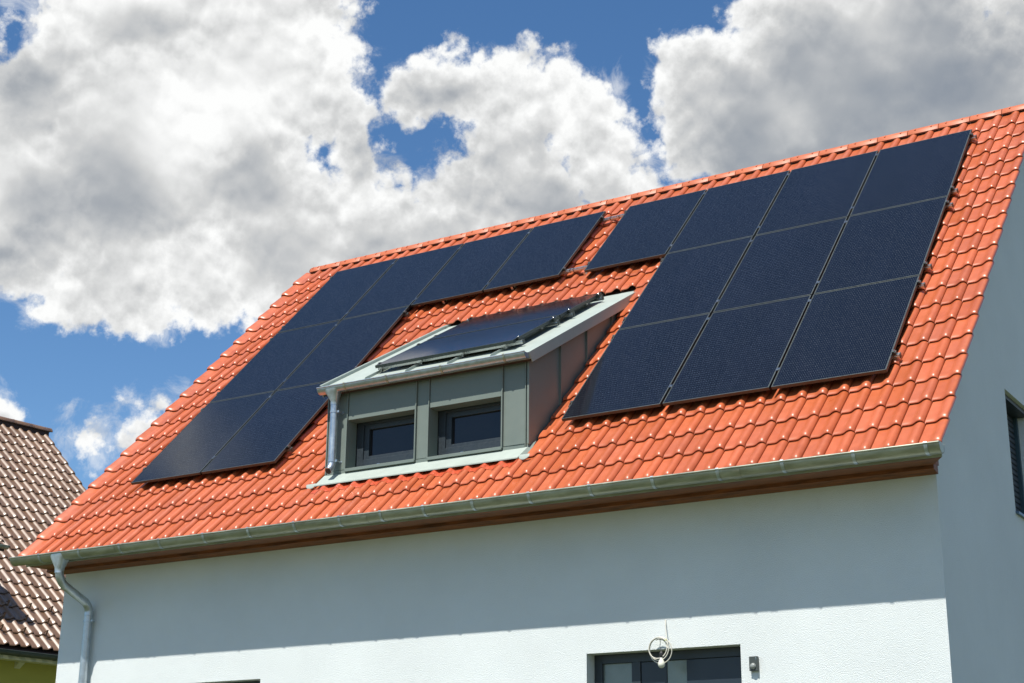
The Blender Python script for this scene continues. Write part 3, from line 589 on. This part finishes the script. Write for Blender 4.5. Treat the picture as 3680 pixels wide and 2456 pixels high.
# apron and corner tongues
b=MB(); p0=[Vector((DL-.03,DF-.004,-.283)),Vector((DR-.01,DF-.004,-.283)),RP(-3.80,-.507,-.082),RP(-6.44,-.507,-.082)]
b.add(p0+[v+Vector((0,0,-.012)) for v in p0],[(0,1,2,3),(4,7,6,5),(0,4,5,1),(1,5,6,2),(2,6,7,3),(3,7,4,0)]); part('apron_flashing',b,'clad_roof',dorm)
b=MB(); p0=[Vector((DR-.01,DF-.004,-.283)),Vector((DR+.03,DF+.10,-.20)),RP(-3.725,-.44,-.125),RP(-3.80,-.507,-.082)]
b.add(p0+[v+Vector((0,.006,-.006)) for v in p0],[(0,1,2,3),(4,7,6,5),(0,4,5,1),(1,5,6,2),(2,6,7,3),(3,7,4,0)]); part('side_flashing',b,'clad',dorm)
for cx in (-3.735,-6.505):
    b=MB(); n=10; top=[];bot=[]
    for i in range(n+1):
        t=i/n; uu=cx-.065+.13*t; dv=-.035*math.sin(math.pi*t)**.6; top.append(RP(uu,-.472,-.080)); bot.append(RP(uu,-.490+dv,-.088-.012*math.sin(math.pi*t)))
    vs=top+bot+[v+Vector((0,0,-.008)) for v in top+bot]; k2=2*(n+1)
    b.add(vs,[(i,i+1,n+2+i,n+1+i) for i in range(n)]+[(k2+i,k2+n+1+i,k2+n+2+i,k2+i+1) for i in range(n)]+[(n+1+i,n+2+i,k2+n+2+i,k2+n+1+i) for i in range(n)])
    part('flashing_tongue',b,'clad_roof',dorm,smooth=50)
# pleated orange lead-substitute strip pressed onto the tiles below the apron
def prof_h(u):
    f=((u-TU0)/TW)%1.0
    for (a,za),(c,zc) in zip(PROF,PROF[1:]):
        if a<=f<=c: return za+(zc-za)*(f-a)/(c-a)
    return 0
b=MB(); nu,nv=420,9; u0,u1=-6.47,-3.79; vs=[]
for j in range(nv+1):
    for i in range(nu+1):
        u=u0+(u1-u0)*i/nu; f=((u-TU0)/TW)%1.0
        vlo=-.60-.045*max(0,math.sin(2*math.pi*(f-.30))); v=-.500+(vlo+.500)*j/nv
        ph=sum(prof_h(u+d) for d in (-.016,-.008,0,.008,.016))/5
        z=TH0+ph+.024*(1-(v-TV0)/TC)+.008+.0022*math.sin(u*520)*min(1,j/2)*(.5+.5*math.sin(u*31+1))+.0012*math.sin(v*420+u*40)
        vs.append(RP(u,v,z))
b.add(vs,[(j*(nu+1)+i,j*(nu+1)+i+1,(j+1)*(nu+1)+i+1,(j+1)*(nu+1)+i) for j in range(nv) for i in range(nu)])
part('pleated_flashing',b,'orange_flash',dorm,smooth=80)

def ring(b,x0,x1,z0,z1,w,y0,y1,ax='y'):
    wl,wr,wb,wt=w if isinstance(w,tuple) else (w,)*4
    for a,c in (((x0,y0,z0),(x0+wl,y1,z1)),((x1-wr,y0,z0),(x1,y1,z1)),((x0+wl,y0,z0),(x1-wr,y1,z0+wb)),((x0+wl,y0,z1-wt),(x1-wr,y1,z1))):
        if ax=='y': b.box(a,c)
        else: b.box((a[1],a[0],a[2]),(c[1],c[0],c[2]))
    return b
for (x0,x1,z0,z1) in (W1,W2):
    wx0,wx1=x0-.0,x1+.10
    win=part('dormer_window',ring(MB(),wx0,wx1,z0+.005,z1+.03,(.095,.08,.12,.06),.036,.10),'dark',house,bevel=.003)
    part('sash',ring(MB(),wx0+.088,wx1-.075,z0+.115,z1-.028,(.075,.07,.048,.058),.052,.11),'dark',win,bevel=.004)
    part('pane',MB().box((wx0+.155,.085,z0+.155),(wx1-.14,.095,z1-.08)),'glass',win)
    part('window_sill',MB().hexa([(x0-.004,DF-.036,z0-.036),(x1+.004,DF-.036,z0-.036),(x1+.004,.036,z0-.03),(x0-.004,.036,z0-.03),(x0-.004,DF-.036,z0-.002),(x1+.004,DF-.036,z0-.002),(x1+.004,.036,z0+.010),(x0-.004,.036,z0+.010)]),'clad',win,bevel=.002)
    part('drain_cap',MB().box((x0+.30,.028,z0+.050),(x0+.335,.037,z0+.057)),'alu',win)
# dark room behind the dormer panes
b=MB(); b.box((DL+.05,.13,-.5),(DR-.05,.16,.62)); part('dormer_inner_wall',b,'under',house)
dg=gutter(-6.455,-3.715,-.252,.690,.060,.008,'zinc_new',house,name='dormer_gutter',bulge=1.1)
brackets(dg,[-6.072,-5.492,-4.769,-3.972],-.252,.690,.060,.024,'zinc',bulge=1.1)
PX,PY=-6.268,-.215
dp=part('dormer_downpipe',MB().tube([(PX,PY,.56),(PX,PY,-.13)]+arc((PX,PY,-.15),(PX,PY,-.235),(PX-.005,PY-.055,-.275),6)[1:],.043,20),'zinc_new',house,smooth=40)
b=MB(); n=16
def ring2(z,rx,ry,p,cx=PX,cy=PY,yo=0): return [(cx+rx*(abs(math.cos(a))**p)*math.copysign(1,math.cos(a)),cy+yo+ry*(abs(math.sin(a))**p)*math.copysign(1,math.sin(a)),z) for a in [2*math.pi*i/n+math.pi/n for i in range(n)]]
rings=[ring2(.672,.115,.064,.4,yo=-.03),ring2(.635,.092,.060,.5,yo=-.03),ring2(.535,.047,.047,1),ring2(.49,.046,.046,1)]
b.add([v for r_ in rings for v in r_],[(j*n+i,j*n+(i+1)%n,(j+1)*n+(i+1)%n,(j+1)*n+i) for j in range(3) for i in range(n)])
part('hopper',b,'zinc_new',dp,smooth=50)
for z in (.41,-.155):
    b=MB(); b.lathe([(.043,-.012),(.048,-.011),(.048,.011),(.043,.012)],(PX,PY,z),seg=20); b.box((PX+.042,PY-.006,z-.012),(PX+.07,PY+.006,z+.012)); b.tube([(PX+.055,PY,z),(PX+.055,DF,z)],.006,8); b.lathe([(.017,0),(.017,.004)],(PX+.055,DF-.010,z),Vector((0,1,0)),12)
    part('pipe_clamp',b,'zinc_new',dp,smooth=40)
part('pipe_mouth_shade',MB().lathe([(.0375,0),(.0375,.002)],(PX-.005,PY-.0555,-.2755),Vector((-.07,-.81,-.58)),16),'blackrub',dp)  # black disc stands in for the shaded hollow of the pipe's open end

# ================================================================ door, windows of the house
DY=-.03
x0,x1,z0,z1=DOOR
door=part('front_door',ring(MB(),x0+.002,x1-.002,z0,z1-.002,(.085,.06,.04,.085),DY-.02,DY+.06),'dark',house,bevel=.003)
part('door_post',MB().box((-2.655,DY-.018,z0),(-2.562,DY+.05,z1-.085)),'dark',door,bevel=.002)
part('side_light',MB().box((x0+.087,DY+.01,z0+.04),(-2.655,DY+.03,z1-.085)),'sheet',door)
for a,c in ((-2.556,-2.290),(-2.082,-1.52)): part('door_leaf',MB().box((a,DY-.008,z0+.02),(c,DY+.045,z1-.090)),'leaf',door,bevel=.002)
part('door_glass',MB().box((-2.288,DY+.004,z0+.02),(-2.084,DY+.03,z1-.090)),'sheet',door)
x0,x1,z0,z1=WIN
w=part('window',ring(MB(),x0+.002,x1-.002,z0,z1-.002,.08,-.02,.05),'dark',house)
part('pane',MB().box((x0+.08,0,z0+.08),(x1-.08,.02,z1-.08)),'glass',w)
part('shutter_box',MB().box((x0+.004,-.06,z1-.15),(x1-.004,-.022,z1-.004)),'dark',w)
part('window_sill',MB().box((x0-.03,YF-.04,z0-.03),(x1+.03,-.02,z0-.002)),'dark',w)
# interior closings so no daylight leaks in
part('inner_wall',MB().box((XL+.3,.30,ZB),(XR-.35,.33,-.7)),'under',house)
# gable window with closed slatted shutter
y0,y1,z0,z1=GW; SX=XR-.20
w=part('gable_window',MB().box((SX-.06,y0,z0),(SX-.03,y1,z1)),'dark',house,label='tall gable window with lowered blue grey shutter')
part('shutter_box',MB().box((SX-.03,y0+.002,z1-.05),(XR-.045,y1-.002,z1-.004)),'dark',w)
part('guide_rail',MB().box((SX-.02,y1-.050,z0+.02),(SX+.045,y1-.003,z1-.05)),'railblue',w,bevel=.003)
part('guide_rail',MB().box((SX-.02,y0+.003,z0+.02),(SX+.045,y0+.03,z1-.05)),'railblue',w,bevel=.003)
part('window_sill',MB().hexa([(SX-.02,y0-.01,z0+.005),(XR+.035,y0-.01,z0-.03),(XR+.035,y1+.01,z0-.03),(SX-.02,y1+.01,z0+.005),(SX-.02,y0-.01,z0+.03),(XR+.035,y0-.01,z0-.005),(XR+.035,y1+.01,z0-.005),(SX-.02,y1+.01,z0+.03)]),'sillblue',w)
nsl=20; sh=(z1-.05-z0-.03)/nsl; sm=None
for i in range(nsl):
    z=z0+.03+i*sh
    if sm is None:
        q=MB(); q.extr([(0,0),(.016,.008),(.019,sh*.5),(.012,sh-.006),(0,sh-.002)],y0+.03,y1-.05,ax='y'); sm=q.mesh('slat','shutter',30)
    link('slat',sm,w,mw=Matrix.Translation((SX-.012,0,z)))

# ================================================================ mounting rails and solar panels
def rail_thing(name,label,M_,length,clamps_mid,clamps_end,hooks,group,capend=True,hookf=None,m='alu'):
    t=thing(name,label,'rail',M_,group)
    def P(nm,b,mt,**k): 
        o=link(nm,b.mesh(nm,mt,k.get('smooth'),k.get('bevel',0)),t,mw=M_); return o
    b=MB(); b.extr([(-.019,-.074),(.019,-.074),(.019,-.050),(.016,-.046),(.019,-.042),(.019,-.034),(.006,-.034),(.006,-.044),(-.006,-.044),(-.006,-.034),(-.019,-.034),(-.019,-.042),(-.016,-.046),(-.019,-.050)],0,length); P('rail_profile',b,m)
    for x in (0,length): P('end_cap',MB().box((x-.004,-.021,-.076),(x+.004,.021,-.032)),'black_al')
    for x in clamps_mid:
        b=MB(); b.box((x-.011,-.024,-.034),(x+.011,.024,-.006)); b.box((x-.017,-.024,.001),(x+.017,.024,.005)); b.lathe([(.0075,.004),(.0075,.012)],(x,0,0),seg=8); P('mid_clamp',b,'steel')
    for x,sg in clamps_end:
        b=MB(); b.box((x+sg*.003,-.022,-.034),(x+sg*.030,.022,-.004)); b.box((x-sg*.008,-.022,.001),(x+sg*.018,.022,.005)); b.box((x+sg*.003,-.022,-.006),(x+sg*.010,.022,.003)); P('end_clamp',b,'black_al',bevel=.001)
        P('clamp_bolt',MB().lathe([(.0075,.0),(.0075,.011),(.005,.013)],(x+sg*.012,0,0),seg=8),'steel')
    for x in hooks:
        (hookf or hook)(P,x)
    return t
def hook(P,x):
    b=MB(); b.box((x-.014,-.026,-.100),(x+.014,-.020,-.036)); b.box((x-.014,-.115,-.105),(x+.014,-.020,-.099)); b.box((x-.014,-.118,-.105),(x+.014,-.112,-.060)); P('roof_hook',b,'alu')
rid={5.385:'topmost',3.905:'second from the top',3.54:'third from the top',2.10:'fourth from the top',1.70:'fifth from the top',.325:'lowest'}
def lab(s): return s
uRr=.060
# two long rails carry the whole top row; the lower rows have a rail set per side
for v,nm in ((5.385,'uppermost aluminium rail under the upper edge of the top panel row, bare between both arrays'),(3.905,'aluminium rail under the lower edge of the top panel row, bare between both arrays')):
    ul=UL+pcol_R(3)-.05; M_=RM(ul,v,0)
    mids=[pcol_R(k)+PW+CG/2-ul for k in (1,2,3)]+[UL+pcol_R(k)+PW+CG/2-ul for k in (1,2,3)]
    ends=[(0-ul,1),(pcol_R(3)-ul,-1),(UL-ul,1),(.05,-1)]
    t=rail_thing('mounting_rail',nm,M_,uRr-ul,mids,ends,[-6.825-ul+1.076*k for k in range(-2,7) if k!=0]+[-6.825-ul],'mounting rails on the tiled roof')
    for x in ((-4.87,-4.735) if v>5 else (-4.91,-4.86)):
        link('cable_tie',MB().box((x-ul-.004,-.0205,-.0755),(x-ul+.004,.0205,-.0325)).mesh('cable_tie','blackrub'),t,mw=M_)
for v,w_ in ((3.54,'under the upper edge of the middle row'),(2.10,'under the lower edge of the middle row'),(1.70,'under the upper edge of the bottom row'),(.325,'under the lower edge of the bottom row')):
    ul=pcol_R(2)-.05; M_=RM(ul,v,0)
    rail_thing('mounting_rail','rail '+w_+' of the right hand array',M_,uRr-ul,[pcol_R(k)+PW+CG/2-ul for k in (1,2)],[(-ul,1),(.05,-1)],[.4,1.45,2.5,3.3],'mounting rails on the tiled roof')
    ul=UL+pcol_R(3)-.05; ur=UL+pcol_R(2)+PW+.05; M_=RM(ul,v+.02,0)
    rail_thing('mounting_rail','rail '+w_+' of the left hand array',M_,ur-ul,[UL+pcol_R(3)+PW+CG/2-ul],[(ur-.05-ul,1),(.05,-1)],[.4,1.45],'mounting rails on the tiled roof')
# panel prototype (x across, y along, top face at z=0)
pf=MB(); FW=.011
for a,c in (((0,0,-.033),(FW,PL,0)),((PW-FW,0,-.033),(PW,PL,0)),((FW,0,-.033),(PW-FW,FW,0)),((FW,PL-FW,-.033),(PW-FW,PL,0))): pf.box(a,c)
pfm=pf.mesh('frame','black_al',bevel=.0008); pgm=MB().box((FW,FW,-.008),(PW-FW,PL-FW,-.0015)).mesh('glass_sheet','cells')
def solar(label,M_,group):
    t=link('solar_panel',None,label=label,cat='solar panel',group=group)
    for nm,me in (('frame',pfm),('glass_sheet',pgm)):
        o=bpy.data.objects.new(nm,me); col.objects.link(o); o.parent=t
    t.matrix_basis=M_@Matrix.Translation((random.uniform(-.001,.001),random.uniform(-.0015,.0015),random.uniform(-.0008,.0004)))@Matrix.Rotation(random.uniform(-.0009,.0009),4,'X')@Matrix.Rotation(random.uniform(-.0012,.0012),4,'Y')
    return t
cR=['rightmost panel','second panel from the right','third panel from the right','fourth panel from the right']
for k,r in right:
    rw={2:'in the top row of the right hand array',1:'in the middle row of the right hand array',0:'in the bottom row of the right hand array'}[r]
    ex={(3,2):'black leftmost panel in the right array\'s top row, jutting out above the dormer',(0,2):'black panel at the top right corner of the right hand array, below the ridge',
        (0,0):'black bottom right panel of the right array, nearest the gutter and gable',(2,0):'black bottom left panel of the right array, next to the dormer\'s side wall',
        (2,1):'black leftmost panel in the right array\'s middle row, beside the dormer roof'}
    solar(ex.get((k,r),'black '+cR[k]+' '+rw),RM(pcol_R(k),ROWV[r],0),'solar panels on the tiled roof')
lx={(0,2):'black rightmost panel in the left array\'s top row, next to the bare rails',(1,2):'black second panel from the right in the top row of the left hand array',
    (2,2):'black second panel from the left in the top row of the left hand array',(3,2):'black panel at the top left corner of the left hand array, below the ridge',
    (2,1):'black right panel in the middle row of the left hand array',(3,1):'black left panel in the middle row of the left hand array',
    (2,0):'black right panel in the left array\'s bottom row, beside the dormer downpipe',(3,0):'black bottom left panel of the left array, nearest the brown neighbour roof'}
for k,r in left: solar(lx[(k,r)],RM(UL+pcol_R(k),VL+ROWV[r],0),'solar panels on the tiled roof')
# two panels lying crosswise on the dormer roof
DH=.105
for i,(s,l) in enumerate(((.235,'lower black solar panel lying crosswise on the dormer roof above its gutter'),(1.389,'upper black solar panel lying crosswise on the dormer roof, mirroring the orange tiles'))):
    solar(l,DM(-4.036,s,DH)@Matrix.Rotation(math.pi/2,4,'Z'),'solar panels on the dormer roof')
def seam_clamp(P,x):
    b=MB(); b.box((x-.018,-.055,-.094),(x+.018,-.022,-.034)); P('seam_clamp',b,'alu',bevel=.002); P('clamp_bolt',MB().lathe([(.007,0),(.007,.012)],(x+.002,-.055,-.07),Vector((0,-1,0)),8),'steel')
for s,w_ in ((.345,'lowest rail under the lower panel on the dormer roof'),(1.20,'second lowest rail under the lower panel on the dormer roof'),(1.60,'third rail from the bottom on the dormer roof, under the upper panel'),(2.40,'topmost rail on the dormer roof under the upper panel')):
    ul=-5.90; M_=DM(ul,s,DH)
    rail_thing('mounting_rail',w_,M_,1.925,[],[(-4.036-ul,1),(-5.868-ul,-1)],[x+.03-ul for x in SEAMS],'mounting rails on the dormer roof',hookf=seam_clamp)

# ================================================================ things at the door
b=MB(); C0=Vector((-2.245,-.262,-2.442))
pts=[]
turns=3.15; N_=150
for i in range(N_+1):
    a=R(60)+2*math.pi*turns*i/N_; rr=.112-.012*math.sin(a*.33+1)-.006*(i/N_*3)
    pts.append(C0+Vector((math.cos(a)*rr*1.0-.012*math.sin(i/N_*9),.012*math.sin(a*.7)-.010*(i/N_),math.sin(a)*rr*1.03+.012*math.cos(i/N_*7))))
coil=thing('cable_coil','coil of pale cable hanging from the wall above the front door','cable',(-2.245,-.23,-2.44))
part('cable_loops',MB().tube(pts,.0052,8),'cable',coil,smooth=60)
part('cable_tail',MB().tube([(-2.208,-.19,-2.166),(-2.205,-.215,-2.172),(-2.198,-.225,-2.22),(-2.186,-.240,-2.30),(-2.178,-.252,-2.36),(-2.165,-.262,-2.41),(-2.17,-.268,-2.43),(-2.145,-.275,-2.44),(-2.125,-.278,-2.442)],.0042,8),'cable',coil,smooth=60)
for d in (-.004,.004): part('wire_tie',MB().tube([(-2.19,-.272,-2.362+d),(-2.178,-.282,-2.366),(-2.168,-.272,-2.36-d),(-2.178,-.255,-2.362)],.003,6),'tie',coil,smooth=60)
lamp=thing('light_bulb','frosted light bulb in a black socket dangling below the cable coil','light bulb',(-2.225,-.27,-2.48))
part('wire',MB().tube([(-2.246,-.262,-2.345),(-2.238,-.264,-2.365),(-2.236,-.268,-2.40),(-2.242,-.268,-2.415),(-2.232,-.27,-2.43),(-2.226,-.27,-2.455)],.0028,6),'blackrub',lamp,smooth=60)
part('wire',MB().tube([(-2.246,-.262,-2.345),(-2.232,-.264,-2.358),(-2.21,-.264,-2.360),(-2.19,-.266,-2.358)],.002,6),'leaf',lamp,smooth=60)
part('socket',MB().lathe([(.004,.0),(.007,-.012),(.017,-.022),(.0185,-.032),(.0185,-.060),(.015,-.066)],(-2.226,-.27,-2.452)),'blackrub',lamp,smooth=40)
part('bulb_glass',MB().lathe([(.013,.0),(.014,-.018),(.017,-.030),(.026,-.046),(.0325,-.062),(.0335,-.078),(.028,-.094),(.016,-.105),(.003,-.108)],(-2.226,-.27,-2.508)),'bulb',lamp,smooth=60)
ms=thing('motion_sensor','dark grey motion sensor on the white wall right of the front door','sensor',(-1.325,YF,-2.62))
part('housing',MB().box((-1.365,YF-.040,-2.682),(-1.284,YF-.006,-2.553)),'sensor',ms,bevel=.003)
part('back_plate',MB().box((-1.360,YF-.008,-2.679),(-1.289,YF,-2.58)),'sensor',ms)
sc_=(-1.326,YF-.040,-2.640)
pr=[(.029*math.cos(a),.024*math.sin(a)) for a in [R(i*15) for i in range(6)]]+[(.002,.024)]
part('lens_dome',MB().lathe(pr,sc_,Vector((0,-1,0)),24),'lens',ms,smooth=60)
part('lens_skirt',MB().lathe([(.0295,0),(.0295,.004)],sc_,Vector((0,-1,0)),24),'blackrub',ms)
part('mark',MB().box((-1.299,YF-.0412,-2.583),(-1.2955,YF-.0398,-2.559)),'steel',ms)

# ================================================================ neighbour's house
NB=.10855147; NPH=.74489136; NTW=.19604; NTC=.34
P0=Vector((-19.06982521,6.99776905,3.22052588))
nd=Vector((math.sin(NB),math.cos(NB),0)); ne=Vector((math.cos(NB),-math.sin(NB),0)); ns=ne*math.cos(NPH)-Vector((0,0,1))*math.sin(NPH); nn=nd.cross(-ns)
NMr=Matrix((nd,-ns,nn)).transposed().to_4x4()      # roof frame: x along ridge, y up slope
def NR(x,y,z):
    m=NMr.copy(); m.translation=P0+nd*x-ns*y+nn*z; return m
def NL():   # house frame: x towards the camera side, y outward, z up
    m=Matrix((-nd,ne,Vector((0,0,1)))).transposed().to_4x4(); m.translation=P0; return m
HM=NL(); cN,sN=math.cos(NPH),math.sin(NPH)
nb=thing('neighbour_house','brown tiled house with olive yellow walls behind at the left edge','house',HM@Matrix.Translation((3,-.4,-8.3)))
def npart(name,b,m,par=None,smooth=None,bevel=0,kind=None,mw=None,label=None): return link(name,b.mesh(name,m,smooth,bevel),par or nb,mw=mw or HM,kind=kind,label=label)
YRn=-.50*cN; ZRn=.50*sN; LN=6.4
eY=5.02; wY=eY-.42
b=MB()
sec=[(YRn,ZRn-.30),(wY,-wY/cN*sN-.28),(wY,-8.6),(2*YRn-wY,-8.6),(2*YRn-wY,-wY/cN*sN-.28)]
b.extr(sec,.25,LN-.2); npart('wall',b,'yellow')
b=MB()
sl_=lambda y,h: (y-h*0,-y/cN*sN+h/cN)
b.extr([sl_(YRn,-.06),sl_(eY-.04,-.06),sl_(eY-.04,-.14),sl_(YRn,-.14)],.06,LN)
b.extr([(2*YRn-y,z) for y,z in [sl_(YRn,-.06),sl_(eY-.04,-.06),sl_(eY-.04,-.14),sl_(YRn,-.14)]][::-1],.06,LN)
nroof=npart('roof',b,'under')
NPROF=[(0,-.006),(.03,-.003),(.06,0),(.30,.000),(.44,.002),(.49,.006),(.53,.0125),(.58,.0215),(.63,.0300),(.68,.0365),(.74,.0395),(.81,.0385),(.87,.032),(.93,.019),(.97,.009),(1.0,.002)]
NT=tile_mesh(NTW,NTC,NPROF,0.029,roll=.001); NT.materials.clear(); NT.materials.append(MT['brown'])
NTV=tile_mesh(NTW,NTC,NPROF[:11]+[(.84,.036),(.92,.026),(1.0,.006)],0.029,roll=.001,flapR=.07); NTV.materials.clear(); NTV.materials.append(MT['brown'])
lst=[]
for j in range(0,21):
    for i in range(0,31):
        x=-(i+.82)*NTW; y=-NTC*j; me=NTV if i==0 else NT
        P=NR(x+.1,y+.15,0).translation; d=P-CAM; zc=d.dot(fwd); sx=(.5+d.dot(rgt2)/zc*5.60068/3.68)
        hid=not inframe(P) or (sx>.062 and P.z<-0.9)
        lst.append((hid,(P-CAM).length,me,x,y,j))
lst.sort(key=lambda t:(t[0],t[1]))
add_tiles(lst,nroof,'brown',lambda x,y,h: NR(x,y,-.026+h),jit=.001)
bs=MB()
bs.add([(x,2*YRn-y,z) for x in (-.03,LN) for y,z in (sl_(YRn,0),sl_(eY,0))],[(0,1,3,2)]); npart('back_tile_field',bs,'brown',nroof)
# ridge
RN=ridge_mesh(.42,name='ridge_tile',m='brown',w=.10,hgt=.085)
for k in range(15):
    link('ridge_tile',RN,nroof,mw=HM@Matrix.Translation((-.12+.42*k,YRn,ZRn+.085)))
    b=MB(); pr=[(-.104,-.088),(-.094,-.054),(-.069,-.025),(-.038,-.006),(0,.006),(.038,-.006),(.069,-.025),(.094,-.054),(.104,-.088)]
    b.extr([(YRn+a,ZRn+.087+c) for a,c in pr]+[(YRn+a*.9,ZRn+.077+c) for a,c in pr[::-1]],-.12+.42*k-.012,-.12+.42*k+.016); npart('ridge_collar',b,'brown',nroof,smooth=40)
b=MB(); b.add([(-.118,YRn+a,ZRn+.085+c) for a,c in pr],[tuple(range(9))]); npart('ridge_end_cap',b,'brown',nroof)
b=MB(); b.box((-.08,YRn-.06,ZRn-.12),(LN,YRn+.06,ZRn+.02)); npart('ridge_roll',b,'under',nroof)
# gutter, boards, rafter tails
gy,gz_=eY+.045,-(20.28*NTC)*sN-.03
b=MB(); n=14; pr=[(gy+.065*math.cos(math.pi*i/n),gz_-.072*math.sin(math.pi*i/n)) for i in range(n+1)]; pi_=[(gy+.061*math.cos(math.pi*i/n),gz_-.068*math.sin(math.pi*i/n)) for i in range(n,-1,-1)]
b.extr(pr+pi_,-.1,LN); b.tube([(-.1,gy+.067,gz_),(LN,gy+.067,gz_)],.009,8)
ng=npart('gutter',b,'browngutter',smooth=40)
for x in (.5,1.15,1.8,2.45,3.1,3.75,4.4,5.05):
    b=MB(); b.extr([(gy+.070*math.cos(math.pi*i/n),gz_-.077*math.sin(math.pi*i/n)) for i in range(n+1)]+[(gy+.066*math.cos(math.pi*i/n),gz_-.073*math.sin(math.pi*i/n)) for i in range(n,-1,-1)],x,x+.03); npart('bracket',b,'browngutter',ng,smooth=40)
b=MB(); b.hexa([(.06,gy-.075,gz_-.115),(LN,gy-.075,gz_-.115),(LN,wY,gz_-.09),(.06,wY,gz_-.09),(.06,gy-.075,gz_-.02),(LN,gy-.075,gz_-.02),(LN,wY,gz_+.02),(.06,wY,gz_+.02)]); npart('soffit_board',b,'cream')
for x in (.55,1.5,2.45,3.4,4.35,5.3):
    b=MB(); b.extr([(wY-.01,gz_-.20),(wY+.12,gz_-.115),(wY+.12,gz_-.09),(wY-.01,gz_-.085)],x,x+.10); npart('rafter_tail',b,'cream')
# snow guards
def guard(i,j):
    m=NR(-NTW*(i+.42),-NTC*j,-.026+.020); b=MB()
    b.hexa([(-.014,-.0,0),(.014,-.0,0),(.014,.004,0),(-.014,.004,0),(-.014,.028,.105),(.014,.028,.105),(.014,.033,.105),(-.014,.033,.105)])
    b.hexa([(-.010,.085,0),(.010,.085,0),(.010,.090,0),(-.010,.090,0),(-.010,.026,.105),(.010,.026,.105),(.010,.032,.105),(-.010,.032,.105)])
    b.hexa([(-.018,-.035,.004),(.018,-.035,.004),(.018,.10,.004),(-.018,.10,.004),(-.018,-.035,.008),(.018,-.035,.008),(.018,.10,.008),(-.018,.10,.008)])
    link('snow_guard',b.mesh('snow_guard','brown'),nroof,mw=m)
for j,i0 in ((17.02,11.7),(18.02,10.75),(19.02,11.7)):
    for k in range(8): guard(i0+2.05*k-.4,j)
# small shed dormer of the neighbour, mostly beyond the left edge
X0=3.80; Yd=4.51; Zd=-3.06; pd=R(22)
b=MB(); b.extr([(Yd-.15,-Yd/cN*sN-.2),(Yd-.15,Zd-.06),(Yd-3.2,Zd-.06+3.05*math.tan(pd)),(Yd-3.2,-1.6)],X0+.15,X0+2.4); npart('dormer_wall',b,'yellow')
b=MB(); b.extr([(Yd-.03,Zd+.02),(Yd-3.0,Zd+.02+2.97*math.tan(pd)),(Yd-3.0,Zd-.08+2.97*math.tan(pd)),(Yd-.03,Zd-.08)],X0+.02,X0+2.5); ndr=npart('dormer_roof',b,'under')
for c in range(0,8):
    for k in range(0,12):
        m=HM@Matrix.Translation((X0+.03+NTW*(k+1)-.0,Yd-.02,Zd+.035))@Matrix(((-1,0,0,0),(0,-math.cos(pd),math.sin(pd),0),(0,math.sin(pd),math.cos(pd),0),(0,0,0,1)))@Matrix.Translation((0,NTC*c,0))
        link('tile',NT,ndr,mw=m)
b=MB(); pr=[(Yd+.05*math.cos(math.pi*i/n)+.02,Zd-.055*math.sin(math.pi*i/n)) for i in range(n+1)]; b.extr(pr+[(Yd+.02+.046*math.cos(math.pi*i/n),Zd-.050*math.sin(math.pi*i/n)) for i in range(n,-1,-1)],X0,X0+2.5); b.add([(X0,y,z) for y,z in pr],[tuple(range(n+1))]); b.tube([(X0,Yd+.072,Zd),(X0+2.5,Yd+.072,Zd)],.008,8); npart('dormer_gutter',b,'zinc',smooth=40)
